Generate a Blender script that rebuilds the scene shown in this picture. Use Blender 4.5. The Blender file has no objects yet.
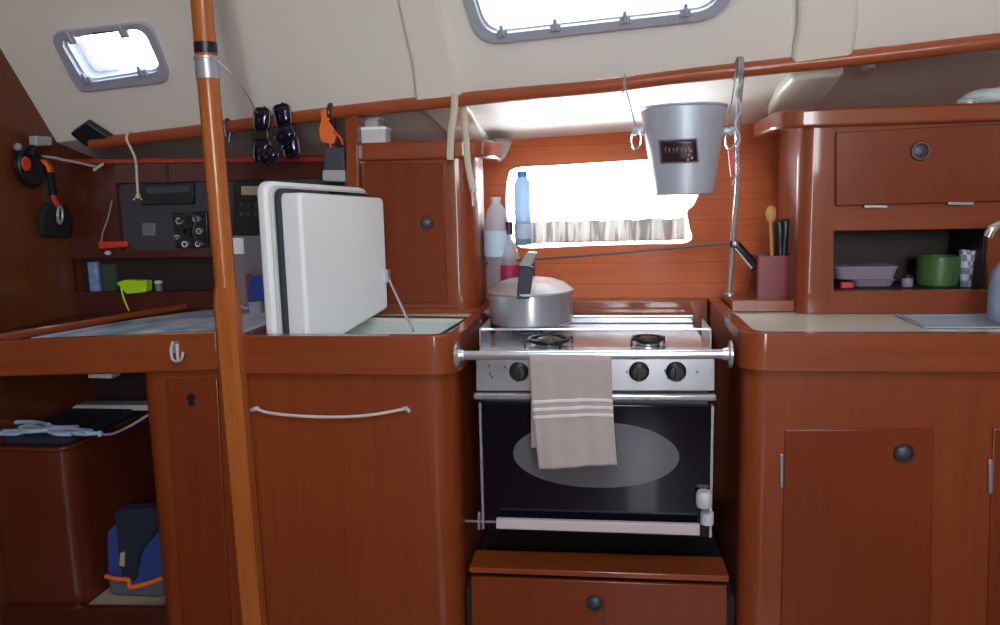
import bpy, bmesh, math, random
from mathutils import Vector, Matrix
from mathutils.geometry import tessellate_polygon
random.seed(7)
V = Vector
COL = bpy.context.scene.collection

# ------------------------------------------------------------------ camera and measuring helpers
FPX = 780.0
CAM = V((0, 0, 1.16))
ROT = (Matrix.Rotation(math.radians(8), 3, 'Z') @ Matrix.Rotation(math.radians(90 - 8.3), 3, 'X')
       @ Matrix.Rotation(math.radians(-1.3), 3, 'Z'))
def ray(px, py): return ROT @ V(((px - 500) / FPX, -(py - 312.5) / FPX, -1.0))
def pX(px, py, x): d = ray(px, py); return CAM + d * ((x - CAM.x) / d.x)
def pY(px, py, y): d = ray(px, py); return CAM + d * ((y - CAM.y) / d.y)
def pZ(px, py, z): d = ray(px, py); return CAM + d * ((z - CAM.z) / d.z)
def pP(px, py, p, n): d = ray(px, py); return CAM + d * ((p - CAM).dot(n) / d.dot(n))

# ------------------------------------------------------------------ materials
def lin(c):
    c /= 255.0
    return c / 12.92 if c <= .04045 else ((c + .055) / 1.055) ** 2.4
def rgb(r, g, b): return (lin(r), lin(g), lin(b), 1)
MATS = {}
def base(name):
    m = bpy.data.materials.new(name); m.use_nodes = True
    nt = m.node_tree; b = nt.nodes['Principled BSDF']
    MATS[name] = m
    return m, nt, b
def setv(b, k, v):
    if k in b.inputs: b.inputs[k].default_value = v
def simple(name, c, rough=.5, metal=0, bump=0, bscale=60, var=.08, trans=0, alpha=1, spec=None, coat=0, emit=None, vscale=8, ior=None):
    m, nt, b = base(name)
    N, L = nt.nodes, nt.links
    tc = N.new('ShaderNodeTexCoord'); no = N.new('ShaderNodeTexNoise')
    no.inputs['Scale'].default_value = vscale; no.inputs['Detail'].default_value = 4
    L.new(tc.outputs['Object'], no.inputs['Vector'])
    mx = N.new('ShaderNodeMix'); mx.data_type = 'RGBA'
    mx.inputs[6].default_value = tuple(max(0, x * (1 - var)) for x in c[:3]) + (1,)
    mx.inputs[7].default_value = tuple(min(1, x * (1 + var)) for x in c[:3]) + (1,)
    L.new(no.outputs['Fac'], mx.inputs[0]); L.new(mx.outputs[2], b.inputs['Base Color'])
    setv(b, 'Roughness', rough); setv(b, 'Metallic', metal)
    setv(b, 'Transmission Weight', trans); setv(b, 'Alpha', alpha); setv(b, 'Coat Weight', coat)
    if ior: setv(b, 'IOR', ior)
    if spec is not None: setv(b, 'Specular IOR Level', spec)
    if bump:
        n2 = N.new('ShaderNodeTexNoise'); n2.inputs['Scale'].default_value = bscale; n2.inputs['Detail'].default_value = 3
        L.new(tc.outputs['Object'], n2.inputs['Vector'])
        bp = N.new('ShaderNodeBump'); bp.inputs['Strength'].default_value = bump; bp.inputs['Distance'].default_value = .002
        L.new(n2.outputs['Fac'], bp.inputs['Height']); L.new(bp.outputs['Normal'], b.inputs['Normal'])
    return m
def wood(name, c, scale=(38, 38, 2.2), rough=.42, coat=.3, grooves=0, var=.16):
    m, nt, b = base(name)
    N, L = nt.nodes, nt.links
    tc = N.new('ShaderNodeTexCoord'); mp = N.new('ShaderNodeMapping'); mp.inputs['Scale'].default_value = scale
    L.new(tc.outputs['Object'], mp.inputs['Vector'])
    no = N.new('ShaderNodeTexNoise'); no.inputs['Scale'].default_value = 1.6; no.inputs['Detail'].default_value = 6; no.inputs['Distortion'].default_value = .4
    L.new(mp.outputs['Vector'], no.inputs['Vector'])
    big = N.new('ShaderNodeTexNoise'); big.inputs['Scale'].default_value = 3.0
    L.new(tc.outputs['Object'], big.inputs['Vector'])
    ad = N.new('ShaderNodeMath'); ad.operation = 'ADD'
    L.new(no.outputs['Fac'], ad.inputs[0]); L.new(big.outputs['Fac'], ad.inputs[1])
    hf = N.new('ShaderNodeMath'); hf.operation = 'MULTIPLY'; hf.inputs[1].default_value = .5
    L.new(ad.outputs[0], hf.inputs[0])
    cr = N.new('ShaderNodeValToRGB')
    cr.color_ramp.elements[0].position = .32; cr.color_ramp.elements[1].position = .68
    cr.color_ramp.elements[0].color = (c[0] * (1 - var), c[1] * (1 - var * 1.5), c[2] * (1 - var * 1.7), 1)
    cr.color_ramp.elements[1].color = (min(1, c[0] * (1 + var)), c[1] * (1 + var * 1.5), c[2] * (1 + var * 1.6), 1)
    L.new(hf.outputs[0], cr.inputs[0])
    out = cr.outputs[0]
    if grooves:
        sx = N.new('ShaderNodeSeparateXYZ'); L.new(tc.outputs['Object'], sx.inputs[0])
        md = N.new('ShaderNodeMath'); md.operation = 'MODULO'; md.inputs[1].default_value = grooves
        L.new(sx.outputs['Z'], md.inputs[0])
        lt = N.new('ShaderNodeMath'); lt.operation = 'LESS_THAN'; lt.inputs[1].default_value = .0028
        ab = N.new('ShaderNodeMath'); ab.operation = 'ABSOLUTE'
        L.new(md.outputs[0], ab.inputs[0]); L.new(ab.outputs[0], lt.inputs[0])
        mx = N.new('ShaderNodeMix'); mx.data_type = 'RGBA'; mx.inputs[7].default_value = (c[0] * .76, c[1] * .7, c[2] * .7, 1)
        L.new(lt.outputs[0], mx.inputs[0]); L.new(out, mx.inputs[6]); out = mx.outputs[2]
    L.new(out, b.inputs['Base Color'])
    rr = N.new('ShaderNodeMapRange'); rr.inputs[3].default_value = rough * .8; rr.inputs[4].default_value = rough * 1.25
    L.new(no.outputs['Fac'], rr.inputs[0]); L.new(rr.outputs[0], b.inputs['Roughness'])
    setv(b, 'Specular IOR Level', .3); setv(b, 'Coat Weight', coat); setv(b, 'Coat Roughness', .07)
    bp = N.new('ShaderNodeBump'); bp.inputs['Strength'].default_value = .08; bp.inputs['Distance'].default_value = .001
    L.new(no.outputs['Fac'], bp.inputs['Height']); L.new(bp.outputs['Normal'], b.inputs['Normal'])
    return m
def glassy(name, c, alpha_mix=.85, rough=.03):
    """thin clear sheet: mostly lets light straight through, with a glossy skin"""
    m, nt, b = base(name)
    N, L = nt.nodes, nt.links
    N.remove(b)
    tr = N.new('ShaderNodeBsdfTransparent'); tr.inputs[0].default_value = c
    gl = N.new('ShaderNodeBsdfGlossy'); gl.inputs['Roughness'].default_value = rough
    fr = N.new('ShaderNodeFresnel'); fr.inputs[0].default_value = 1.45
    ad = N.new('ShaderNodeMath'); ad.operation = 'MULTIPLY_ADD'; ad.inputs[1].default_value = 1.0; ad.inputs[2].default_value = 1 - alpha_mix - .1
    ad.use_clamp = True
    no = N.new('ShaderNodeTexNoise'); no.inputs['Scale'].default_value = 5
    cl = N.new('ShaderNodeMath'); cl.operation = 'MULTIPLY_ADD'; cl.inputs[1].default_value = .02; cl.inputs[2].default_value = 0
    L.new(no.outputs['Fac'], cl.inputs[0])
    a2 = N.new('ShaderNodeMath'); a2.operation = 'ADD'
    L.new(fr.outputs[0], ad.inputs[0]); L.new(ad.outputs[0], a2.inputs[0]); L.new(cl.outputs[0], a2.inputs[1])
    mx = N.new('ShaderNodeMixShader')
    L.new(a2.outputs[0], mx.inputs[0]); L.new(tr.outputs[0], mx.inputs[1]); L.new(gl.outputs[0], mx.inputs[2])
    L.new(mx.outputs[0], N['Material Output'].inputs[0])
    return m
def milky(name, c, mix=.45):
    """thin translucent plastic: part diffuse, part see-through"""
    m, nt, b = base(name)
    N, L = nt.nodes, nt.links
    setv(b, 'Roughness', .25)
    no = N.new('ShaderNodeTexNoise'); no.inputs['Scale'].default_value = 40
    mxc = N.new('ShaderNodeMix'); mxc.data_type = 'RGBA'; mxc.inputs[6].default_value = c; mxc.inputs[7].default_value = tuple(min(1, x * 1.2) for x in c[:3]) + (1,)
    L.new(no.outputs['Fac'], mxc.inputs[0]); L.new(mxc.outputs[2], b.inputs['Base Color'])
    tr = N.new('ShaderNodeBsdfTransparent'); tl = N.new('ShaderNodeBsdfTranslucent')
    L.new(mxc.outputs[2], tl.inputs[0])
    m1 = N.new('ShaderNodeMixShader'); m1.inputs[0].default_value = .5
    L.new(b.outputs[0], m1.inputs[1]); L.new(tl.outputs[0], m1.inputs[2])
    m2 = N.new('ShaderNodeMixShader'); m2.inputs[0].default_value = mix
    L.new(tr.outputs[0], m2.inputs[1]); L.new(m1.outputs[0], m2.inputs[2])
    L.new(m2.outputs[0], N['Material Output'].inputs[0])
    return m

WC = rgb(128, 57, 23)
WOOD = wood('varnished_mahogany', WC, coat=.6, var=.11)
WOODH = wood('varnished_mahogany_across', rgb(134, 62, 26), scale=(2.2, 38, 38), coat=.9)
WOODY = wood('varnished_mahogany_depth', rgb(150, 72, 34), scale=(38, 2.2, 38))
WOODR = wood('red_varnished_rail', rgb(150, 74, 42), scale=(3, 40, 40))
WOODP = wood('amber_varnished_post', rgb(172, 96, 44), scale=(40, 40, 2), rough=.28)
WOODD = wood('dark_red_wood', rgb(74, 30, 20), rough=.38)
WOODS = wood('shade_darkened_locker_wood', rgb(92, 38, 22), coat=.6, rough=.35)  # mahogany darkened in colour to carry the shade under the chart table
LINING = wood('planked_hull_lining', rgb(182, 94, 54), scale=(2.0, 30, 30), grooves=.052, rough=.35)
DOORW = wood('door_veneer', rgb(117, 51, 23), scale=(34, 34, 1.8), rough=.3, var=.10)
BULK = wood('bulkhead_veneer', rgb(104, 52, 28), scale=(30, 30, 1.5), rough=.3)
CREAM = simple('cream_headliner', rgb(232, 230, 222), .6, bump=.12, bscale=180, var=.03)
CREAMG = simple('cream_moulding', rgb(232, 230, 218), .35, var=.03)
WORK = simple('cream_worktop_laminate', rgb(216, 214, 198), .28, var=.04)
WHITE = simple('white_plastic', rgb(242, 248, 250), .3, var=.01, coat=.2)
LINER = simple('icebox_liner', rgb(225, 232, 228), .35, var=.02)
GASK = simple('dark_rubber_gasket', rgb(42, 52, 58), .55)
BLACK = simple('black_plastic', rgb(22, 22, 26), .35)
BLACKF = simple('black_fabric', rgb(20, 20, 26), .85, bump=.4, bscale=300)
DGREY = simple('dark_grey_plastic', rgb(62, 66, 74), .45)
PANELG = simple('grey_instrument_panel', rgb(62, 62, 70), .5)
STEEL = simple('brushed_stainless', rgb(198, 202, 210), .25, metal=.7, var=.05, bump=.05, bscale=120)
STEELB = simple('bright_polished_steel', rgb(226, 228, 232), .16, metal=.75, var=.03)
ALU = simple('spun_aluminium', rgb(196, 206, 220), .42, metal=.4, var=.05)
FRAME = simple('grey_anodised_frame', rgb(176, 180, 196), .4, metal=.15)
BRONZE = simple('dark_bronze_ring', rgb(104, 88, 84), .35, metal=.8)
BUTTON = simple('dull_steel_button', rgb(84, 88, 98), .5, metal=.6)
OVENG = simple('black_oven_glass', rgb(10, 11, 22), .05, var=.02, spec=.7)
OVALG = simple('grey_oven_window', rgb(92, 92, 98), .12, var=.06, spec=.7)
TOWEL = simple('taupe_towel_cloth', rgb(176, 164, 160), .95, bump=.6, bscale=400, var=.06, vscale=20)
TOWELW = simple('white_towel_band', rgb(222, 216, 214), .95, bump=.5, bscale=400)
ROPE = simple('cream_rope', rgb(205, 198, 176), .85, bump=.8, bscale=500)
CORD = simple('grey_cord', rgb(150, 148, 150), .7, bump=.5, bscale=500)
ROPEB = simple('pale_blue_rope', rgb(168, 190, 214), .8, bump=.6, bscale=500)
ORANGE = simple('orange_plastic', rgb(226, 108, 40), .45)
RED = simple('red_plastic', rgb(205, 58, 40), .45)
YELG = simple('yellow_green_plastic', rgb(178, 222, 30), .5)
NAVY = simple('navy_fabric', rgb(26, 32, 52), .9, bump=.4, bscale=200)
BLUEF = simple('blue_fabric', rgb(40, 62, 130), .85, bump=.4, bscale=200)
GREYF = simple('grey_fabric', rgb(86, 88, 98), .9, bump=.4, bscale=200)
GREEN = simple('green_enamel', rgb(66, 100, 54), .35)
BURG = simple('burgundy_plastic', rgb(122, 40, 46), .4)
BLUECAP = simple('blue_cap', rgb(60, 140, 225), .4)
LABELB = simple('white_blue_label', rgb(190, 214, 238), .5, var=.25, vscale=45)
PALE = simple('pale_painted_strip', rgb(196, 196, 200), .6)
PINKW = simple('pinkish_white_enamel', rgb(200, 186, 186), .45)
SPOON = simple('beech_wood', rgb(190, 136, 84), .6)
PETC = milky('clear_water_bottle_plastic', rgb(206, 212, 222), .5)
BOXP = milky('clear_lunchbox_plastic', rgb(200, 186, 206), .75)
NETC = milky('white_net_cloth', rgb(235, 235, 232), .8)
GLASS = glassy('window_acrylic', (.96, .98, 1, 1), .95)
LAMPG = milky('frosted_lamp_glass', rgb(225, 225, 220), .6)
LENS = simple('dark_mirror_lens', rgb(64, 62, 84), .08, metal=.9)
BEIGE = simple('beige_display', rgb(176, 168, 134), .4)
PAPER = simple('pale_paper', rgb(214, 218, 224), .7)

def chart_mat():
    m, nt, b = base('printed_sea_chart'); N, L = nt.nodes, nt.links
    tc = N.new('ShaderNodeTexCoord'); no = N.new('ShaderNodeTexNoise'); no.inputs['Scale'].default_value = 9; no.inputs['Detail'].default_value = 5
    L.new(tc.outputs['Object'], no.inputs['Vector'])
    cr = N.new('ShaderNodeValToRGB'); e = cr.color_ramp.elements
    e[0].position = .38; e[0].color = rgb(126, 150, 176); e[1].position = .6; e[1].color = rgb(226, 234, 244)
    x = e.new(.47); x.color = rgb(176, 196, 218)
    L.new(no.outputs['Fac'], cr.inputs[0]); L.new(cr.outputs[0], b.inputs['Base Color']); setv(b, 'Roughness', .35)
    return m
CHART = chart_mat()

# ------------------------------------------------------------------ mesh building
class MB:
    def __init__(s): s.bm = bmesh.new()
    def face(s, pts):
        try: return s.bm.faces.new([s.bm.verts.new(V(p)) for p in pts])
        except ValueError: return None
    def box(s, x0, x1, y0, y1, z0, z1):
        return s.prism([(x0, y0, z0), (x1, y0, z0), (x1, y1, z0), (x0, y1, z0)], (0, 0, z1 - z0))
    def obox(s, c, size, rot=None):
        rot = rot or Matrix.Identity(3); a, b_, d = [k / 2 for k in size]
        f = [V(c) + rot @ V(p) for p in ((-a, -b_, -d), (a, -b_, -d), (a, b_, -d), (-a, b_, -d))]
        return s.prism(f, rot @ V((0, 0, size[2])))
    def prism(s, pts, vec, top=None):
        vec = V(vec); A = [s.bm.verts.new(V(p)) for p in pts]
        B = [s.bm.verts.new(V(p) + vec) for p in (top or pts)]
        n = len(A)
        s.bm.faces.new(A[::-1]); s.bm.faces.new(B)
        for i in range(n): s.bm.faces.new([A[i], A[(i + 1) % n], B[(i + 1) % n], B[i]])
        return s
    def holeprism(s, outer, holes, vec):
        vec = V(vec); loops = [[V(p) for p in outer]] + [[V(p) for p in h] for h in holes]
        tris = tessellate_polygon(loops)
        flat = [p for l in loops for p in l]
        A = [s.bm.verts.new(p) for p in flat]; B = [s.bm.verts.new(p + vec) for p in flat]
        for t in tris:
            try: s.bm.faces.new([A[i] for i in t]); s.bm.faces.new([B[i] for i in reversed(t)])
            except ValueError: pass
        k = 0
        for l in loops:
            n = len(l)
            for i in range(n):
                s.bm.faces.new([A[k + i], A[k + (i + 1) % n], B[k + (i + 1) % n], B[k + i]])
            k += n
        return s
    def tube(s, pts, r, n=10, closed=False, cap=True):
        pts = [V(p) for p in pts]; m = len(pts)
        rs = r if isinstance(r, (list, tuple)) else [r] * m
        rings = []; up = None
        for i, p in enumerate(pts):
            if closed: t = (pts[(i + 1) % m] - pts[i - 1])
            else: t = pts[min(i + 1, m - 1)] - pts[max(i - 1, 0)]
            t.normalize()
            if up is None:
                up = V((0, 0, 1)) if abs(t.z) < .9 else V((1, 0, 0))
            a = t.cross(up)
            if a.length < 1e-6: a = t.cross(V((1, .3, 0)))
            a.normalize(); b_ = t.cross(a).normalized(); up = -b_ if False else b_.cross(t) * 0 + (a.cross(t))
            rings.append([s.bm.verts.new(p + (a * math.cos(2 * math.pi * k / n) + b_ * math.sin(2 * math.pi * k / n)) * rs[i]) for k in range(n)])
        for i in range(m if closed else m - 1):
            A, B = rings[i], rings[(i + 1) % m]
            for k in range(n): s.bm.faces.new([A[k], A[(k + 1) % n], B[(k + 1) % n], B[k]])
        if cap and not closed:
            s.bm.faces.new(rings[0][::-1]); s.bm.faces.new(rings[-1])
        return s
    def lathe(s, o, ax, prof, n=32, sx=1.0):
        o = V(o); ax = V(ax).normalized(); u = ax.cross(V((0, 0, 1)) if abs(ax.z) < .9 else V((1, 0, 0))).normalized(); w = ax.cross(u)
        rings = []
        for r, h in prof:
            if r < 1e-6: rings.append([s.bm.verts.new(o + ax * h)])
            else: rings.append([s.bm.verts.new(o + ax * h + (u * math.cos(2 * math.pi * k / n) * sx + w * math.sin(2 * math.pi * k / n)) * r) for k in range(n)])
        for A, B in zip(rings, rings[1:]):
            for k in range(n):
                a = [A[k % len(A)], A[(k + 1) % len(A)]] if len(A) > 1 else [A[0]]
                b_ = [B[(k + 1) % n], B[k]] if len(B) > 1 else [B[0]]
                if len(a) + len(b_) > 2:
                    s.bm.faces.new(a + b_)
        return s
    def ball(s, c, r, sc=(1, 1, 1), n=16):
        m = Matrix.Translation(V(c)) @ Matrix.Diagonal(V((r * sc[0], r * sc[1], r * sc[2], 1)))
        bmesh.ops.create_uvsphere(s.bm, u_segments=n, v_segments=max(6, n // 2), radius=1, matrix=m); return s
    def sheet(s, f, nu, nv, th=0.0):
        g = [[V(f(i / nu, j / nv)) for j in range(nv + 1)] for i in range(nu + 1)]
        vs = [[s.bm.verts.new(p) for p in row] for row in g]
        for i in range(nu):
            for j in range(nv): s.bm.faces.new([vs[i][j], vs[i + 1][j], vs[i + 1][j + 1], vs[i][j + 1]])
        return s
WORLD_O = {}
def mesh_obj(name, mb, mat, parent=None, bevel=0, seg=2, solid=0, origin=None, smooth=38, sub=0):
    bm = mb.bm
    bmesh.ops.recalc_face_normals(bm, faces=bm.faces)
    if parent is not None: o0 = WORLD_O[parent.name]
    elif origin is not None: o0 = V(origin)
    else:
        xs = [v.co for v in bm.verts]
        lo = V([min(p[i] for p in xs) for i in range(3)]); hi = V([max(p[i] for p in xs) for i in range(3)])
        o0 = V(((lo.x + hi.x) / 2, (lo.y + hi.y) / 2, lo.z))
    for v in bm.verts: v.co -= o0
    me = bpy.data.meshes.new(name); bm.to_mesh(me); bm.free()
    for p in me.polygons: p.use_smooth = True
    me.set_sharp_from_angle(angle=math.radians(smooth))
    me.materials.append(mat)
    o = bpy.data.objects.new(name, me); COL.objects.link(o)
    if parent is not None: o.parent = parent
    else: o.location = o0
    WORLD_O[o.name] = o0
    if solid:
        md = o.modifiers.new('thickness', 'SOLIDIFY'); md.thickness = solid; md.offset = 0
    if sub:
        md = o.modifiers.new('sub', 'SUBSURF'); md.levels = md.render_levels = sub
    if bevel:
        md = o.modifiers.new('bevel', 'BEVEL'); md.width = bevel; md.segments = seg; md.limit_method = 'ANGLE'; md.angle_limit = math.radians(50)
        md.harden_normals = False
    return o
def thing(name, label, cat, loc, group=None):
    o = bpy.data.objects.new(name, None); COL.objects.link(o); o.location = V(loc); o.empty_display_size = .05
    WORLD_O[o.name] = V(loc); o['label'] = label; o['category'] = cat
    if group: o['group'] = group
    return o
def tag(o, label, cat, group=None):
    o['label'] = label; o['category'] = cat
    if group: o['group'] = group
    return o
def struct(o): o['kind'] = 'structure'; return o
def catmull(pts, n=8, closed=False):
    pts = [V(p) for p in pts]; m = len(pts); out = []
    for i in range(m if closed else m - 1):
        g = (lambda k: pts[k % m]) if closed else (lambda k: pts[min(max(k, 0), m - 1)])
        p0, p1, p2, p3 = g(i - 1), g(i), g(i + 1), g(i + 2)
        for k in range(n):
            t = k / n
            out.append(.5 * ((2 * p1) + (p2 - p0) * t + (2 * p0 - 5 * p1 + 4 * p2 - p3) * t * t + (3 * p1 - p0 - 3 * p2 + p3) * t ** 3))
    if not closed: out.append(pts[-1])
    return out
def rpoly(pts, rs, n=6):
    """polygon (3D, planar) with its corners rounded by quadratic arcs"""
    pts = [V(p) for p in pts]; m = len(pts); out = []
    if not isinstance(rs, (list, tuple)): rs = [rs] * m
    for i in range(m):
        p, a, b_ = pts[i], pts[i - 1], pts[(i + 1) % m]; r = rs[i]
        if r <= 0: out.append(p); continue
        da, db = (a - p), (b_ - p); r = min(r, da.length * .49, db.length * .49)
        A = p + da.normalized() * r; B = p + db.normalized() * r
        for k in range(n + 1):
            t = k / n; q = A * (1 - t) ** 2 + p * 2 * t * (1 - t) + B * t * t
            c = (A * (1 - t) + B * t)
            out.append(q * .83 + (p + (q - p)) * .17)
    return out
def plan(pts, z): return [V((x, y, z)) for x, y in pts]
def inset(pts, d, c=None):
    c = c or sum(pts, V()) / len(pts)
    return [p + (c - p).normalized() * d for p in pts]

W = .905       # rim level of the counters

# ================================================================== SETTING
XL, XR, YB = -1.45, 1.75, -1.7
# sloping headliner: plane through the joint line behind the grab rail
J0, J1 = pY(77, 140, 1.93), pY(1000, 33, 1.72)
e1, e2 = pX(0, 30, XL), pX(65, 140, XL)
nA = (e2 - e1).cross(J1 - J0).normalized()
if nA.y > 0: nA = -nA                                 # points into the cabin
def onA(px, py): return pP(px, py, J0, nA)
jd = (J1 - J0)
def J(x): return J0 + jd * ((x - J0.x) / jd.x)
def A_at(x, z):                                        # point of the headliner plane at x, z
    y = J0.y - (nA.x * (x - J0.x) + nA.z * (z - J0.z)) / nA.y
    return V((x, y, z))
ZC = 1.93
# overhead hatch and left portlight outlines on that plane
H_out = rpoly([onA(p, q) for p, q in ((478, 43), (727, 15), (757, -95), (437, -95))], .06, 8)
H_in = rpoly([onA(p, q) for p, q in ((486, 33), (716, 7), (742, -85), (449, -85))], .045, 8)
P_out = rpoly([onA(p, q) for p, q in ((80, 90), (173, 79), (151, 20), (51, 31))], .035, 8)
P_in = rpoly([onA(p, q) for p, q in ((87, 81), (164, 69), (145, 26), (61, 37))], .03, 8)
c = MB(); outer = [J(XL), J(XR), A_at(XR, ZC), A_at(XL, ZC)]
c.holeprism(outer, [inset(H_out, .012), inset(P_out, .012)], -nA * .03)
# flat top over the cabin with an unseen opening added above the camera for light
t0, t1 = A_at(XL, ZC), A_at(XR, ZC)
c.holeprism([t0, t1, V((XR, YB, ZC)), V((XL, YB, ZC))], [[V(q) for q in ((-.25, -.1, ZC), (.35, -.1, ZC), (.35, .5, ZC), (-.25, .5, ZC))]], (0, 0, .03))
ceil = struct(mesh_obj('ceiling', c, CREAM, origin=(0, 0, 0)))
# moulded ribs (surface of the moulding)
def rib(quadA, quadB, th=.02, hb=.02):
    b = MB(); b.prism([onA(*q) for q in quadA], nA * th)
    return b
def onB(px, py): return pP(px, py, BJ, nB)
HT0, HT1 = pY(500, 142, 2.2), pY(780, 121, 2.2)
def HT(x): return HT0 + (HT1 - HT0) * ((x - HT0.x) / (HT1.x - HT0.x))
BJ = J(0.0)
nB = (J(1) - J(-1)).cross(HT(0) - J(0)).normalized()
if nB.z > 0: nB = -nB
for qa, qb, ta in (([(417, 101), (464, 95), (452, 46), (441, 0), (405, -230), (362, -230), (399, 0), (413, 62)], [(419, 101), (464, 97), (474, 109), (492, 141), (458, 141), (436, 118)], .018),
               ([(788, 66), (850, 56), (856, 20), (858, -230), (796, -230), (797, 20)], [(792, 66), (776, 84), (768, 102), (768, 113), (790, 114), (814, 101), (845, 60)], .03)):
    b = MB(); b.prism([onA(*q) for q in qa], nA * ta)
    b.prism([onB(*q) for q in qb], nB * ta)
    struct(mesh_obj('ceiling_moulding', b, CREAMG, parent=ceil, bevel=.012, seg=4))
# underside of the side deck
b = MB(); q = [J(XL), J(XR), HT(XR) + V((0, .02, 0)), HT(XL) + V((0, .02, 0))]
b.prism(q, (0, 0, .025))
struct(mesh_obj('ceiling_side_deck', b, CREAM, origin=(0, 0, 0)))

# hull lining
HB = V((0, 1.99, .90))
nH = V((0, -(HT0.z - HB.z), (2.2 - HB.y))).normalized()    # roughly towards the cabin
def H_at(x, z): return V((x, HB.y + (z - HB.z) * (2.2 - HB.y) / (HT0.z - HB.z), z))
def onH(px, py): return pP(px, py, HB, nH)
win = catmull([onH(*q) for q in ((516, 168), (560, 165), (640, 160), (688, 158), (699, 172), (700, 188), (694, 204), (687, 212), (689, 226), (688, 242), (640, 244), (580, 246), (530, 248), (514, 244), (508, 225), (506, 200), (508, 178))], 5, closed=True)
b = MB()
b.holeprism([V((XL, HB.y, .0)), V((XR, HB.y, 0)), H_at(XR, .90), V((XR, H_at(XR, 1.42).y, 1.42)), V((XL, H_at(XL, 1.42).y, 1.42)), H_at(XL, .90)][2:6] , [win], (0, .075, 0))
wb = struct(mesh_obj('wall_back', b, LINING, origin=(0, 0, 0)))
b = MB(); b.box(XL, XR, HB.y, HB.y + .04, 0, .90); struct(mesh_obj('lower_lining', b, simple('shade_dark_hull', rgb(44, 28, 26), .9, bump=.4, bscale=300), parent=wb))  # near-black colour stands in for the shade below the table
# left bulkhead, right wall, rear wall with the unseen companionway, shaped for its light
def profile(x, w_):
    j = J(x); a = A_at(x, ZC)
    return [V((x, YB, 0)), V((x, 2.0, 0)), V((x, 2.02, .9)), V((x, H_at(x, 1.34).y + .05, 1.34)), V((x, j.y + .02, j.z + .02)), V((x, a.y + .02, ZC + .03)), V((x, YB, ZC + .03))]
b = MB(); b.prism(profile(XL, 0), (-.03, 0, 0)); struct(mesh_obj('wall_left', b, BULK, origin=(0, 0, 0)))
b = MB(); b.prism(profile(XR, 0), (.03, 0, 0)); struct(mesh_obj('wall_right', b, BULK, origin=(0, 0, 0)))
b = MB(); b.holeprism([V((XL, YB, 0)), V((XR, YB, 0)), V((XR, YB, ZC)), V((XL, YB, ZC))],
                      [[V((.0, YB, 1.28)), V((.12, YB, 1.28)), V((.12, YB, .30)), V((.30, YB, .30)), V((.30, YB, 1.28)), V((1.1, YB, 1.28)), V((1.1, YB, 1.88)), V((.0, YB, 1.88))]], (0, -.03, 0))  # low narrow slot added to throw light streaks on the rounded corners
struct(mesh_obj('wall_rear', b, BULK, origin=(0, 0, 0)))
b = MB(); b.box(XL, XR, YB, 2.1, -.03, 0); struct(mesh_obj('floor', b, wood('teak_floor', rgb(78, 44, 28), scale=(38, 2.2, 38)), origin=(0, 0, 0)))

# side window: pane, sill
wroot = bpy.data.objects.new('window_1', None); COL.objects.link(wroot); WORLD_O['window_1'] = V((0, 0, 0)); wroot['kind'] = 'structure'
b = MB(); b.prism([p + V((0, .068, 0)) for p in win], (0, .005, 0)); struct(mesh_obj('pane', b, GLASS, parent=wroot))
cw = sum(win, V()) / len(win)
# hatch and portlight: frame, pane, latches
def portlight(name, po, pi, latches, hinge=None):
    r = bpy.data.objects.new(name, None); COL.objects.link(r); WORLD_O[name] = V((0, 0, 0)); r['kind'] = 'structure'
    b = MB(); b.holeprism([p + nA * .012 for p in po], [[p + nA * .012 for p in pi]], -nA * .05)
    struct(mesh_obj('window_frame', b, FRAME, parent=r, bevel=.003))
    b = MB(); b.prism([p - nA * .006 for p in inset(pi, -.002)], -nA * .006); struct(mesh_obj('pane', b, GLASS, parent=r))
    b = MB(); ci = sum(pi, V()) / len(pi)
    b.holeprism([p - nA * .001 for p in pi], [[p - nA * .001 for p in inset(pi, .005)]], -nA * .004)
    struct(mesh_obj('seal', b, FRAME, parent=r))
    up = (A_at(0, 1.7) - A_at(0, 1.5)).normalized(); sd = jd.normalized()
    M = Matrix((sd, up, nA)).transposed()
    for (px, py) in latches:
        p = onA(px, py)
        b = MB(); b.obox(p + nA * .012, (.022, .018, .012), M); b.obox(p + nA * .02 + up * .008, (.008, .026, .006), M)
        struct(mesh_obj('latch', b, FRAME, parent=r, bevel=.002))
portlight('window_2', H_out, H_in, [(503, 30), (556, 24), (625, 16), (685, 9)])
portlight('window_3', P_out, P_in, [(75, 37), (127, 31), (90, 77), (145, 70)])

# ================================================================== HELPERS FOR FITTINGS
def push_latch(px, py, y, parent, r=.017):
    p = pY(px, py, y)
    b = MB(); b.lathe(p, (0, -1, 0), [(r * .66, -.004), (r * .66, .003), (r * .74, .006), (r * .9, .006), (r, .002), (r, -.004)], 28)
    o = mesh_obj('latch', b, BRONZE, parent=parent)
    b = MB(); b.lathe(p, (0, -1, 0), [(r * .66, -.006), (r * .62, .001), (r * .4, .0035), (0, .0045)], 24)
    mesh_obj('button', b, BUTTON, parent=o)
    return o
def plate(pxa, y, parent, name='hinge', mat=STEEL, th=.003):
    (x0, y0), (x1, y1) = pxa
    b = MB(); pts = [pY(x0, y0, y), pY(x1, y0, y), pY(x1, y1, y), pY(x0, y1, y)]
    b.prism(pts, (0, -th, 0)); return mesh_obj(name, b, mat, parent=parent, bevel=.0008)
def fr(px, y, d, mat, name, parent, bevel=.002, rnd=0, **k):
    """board outlined as seen, on the upright plane y, with real thickness d"""
    pts = [pY(a, b_, y) for a, b_ in px]
    if rnd: pts = rpoly(pts, rnd)
    b = MB(); b.prism(pts, (0, d, 0)); return mesh_obj(name, b, mat, parent=parent, bevel=bevel, **k)

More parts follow.
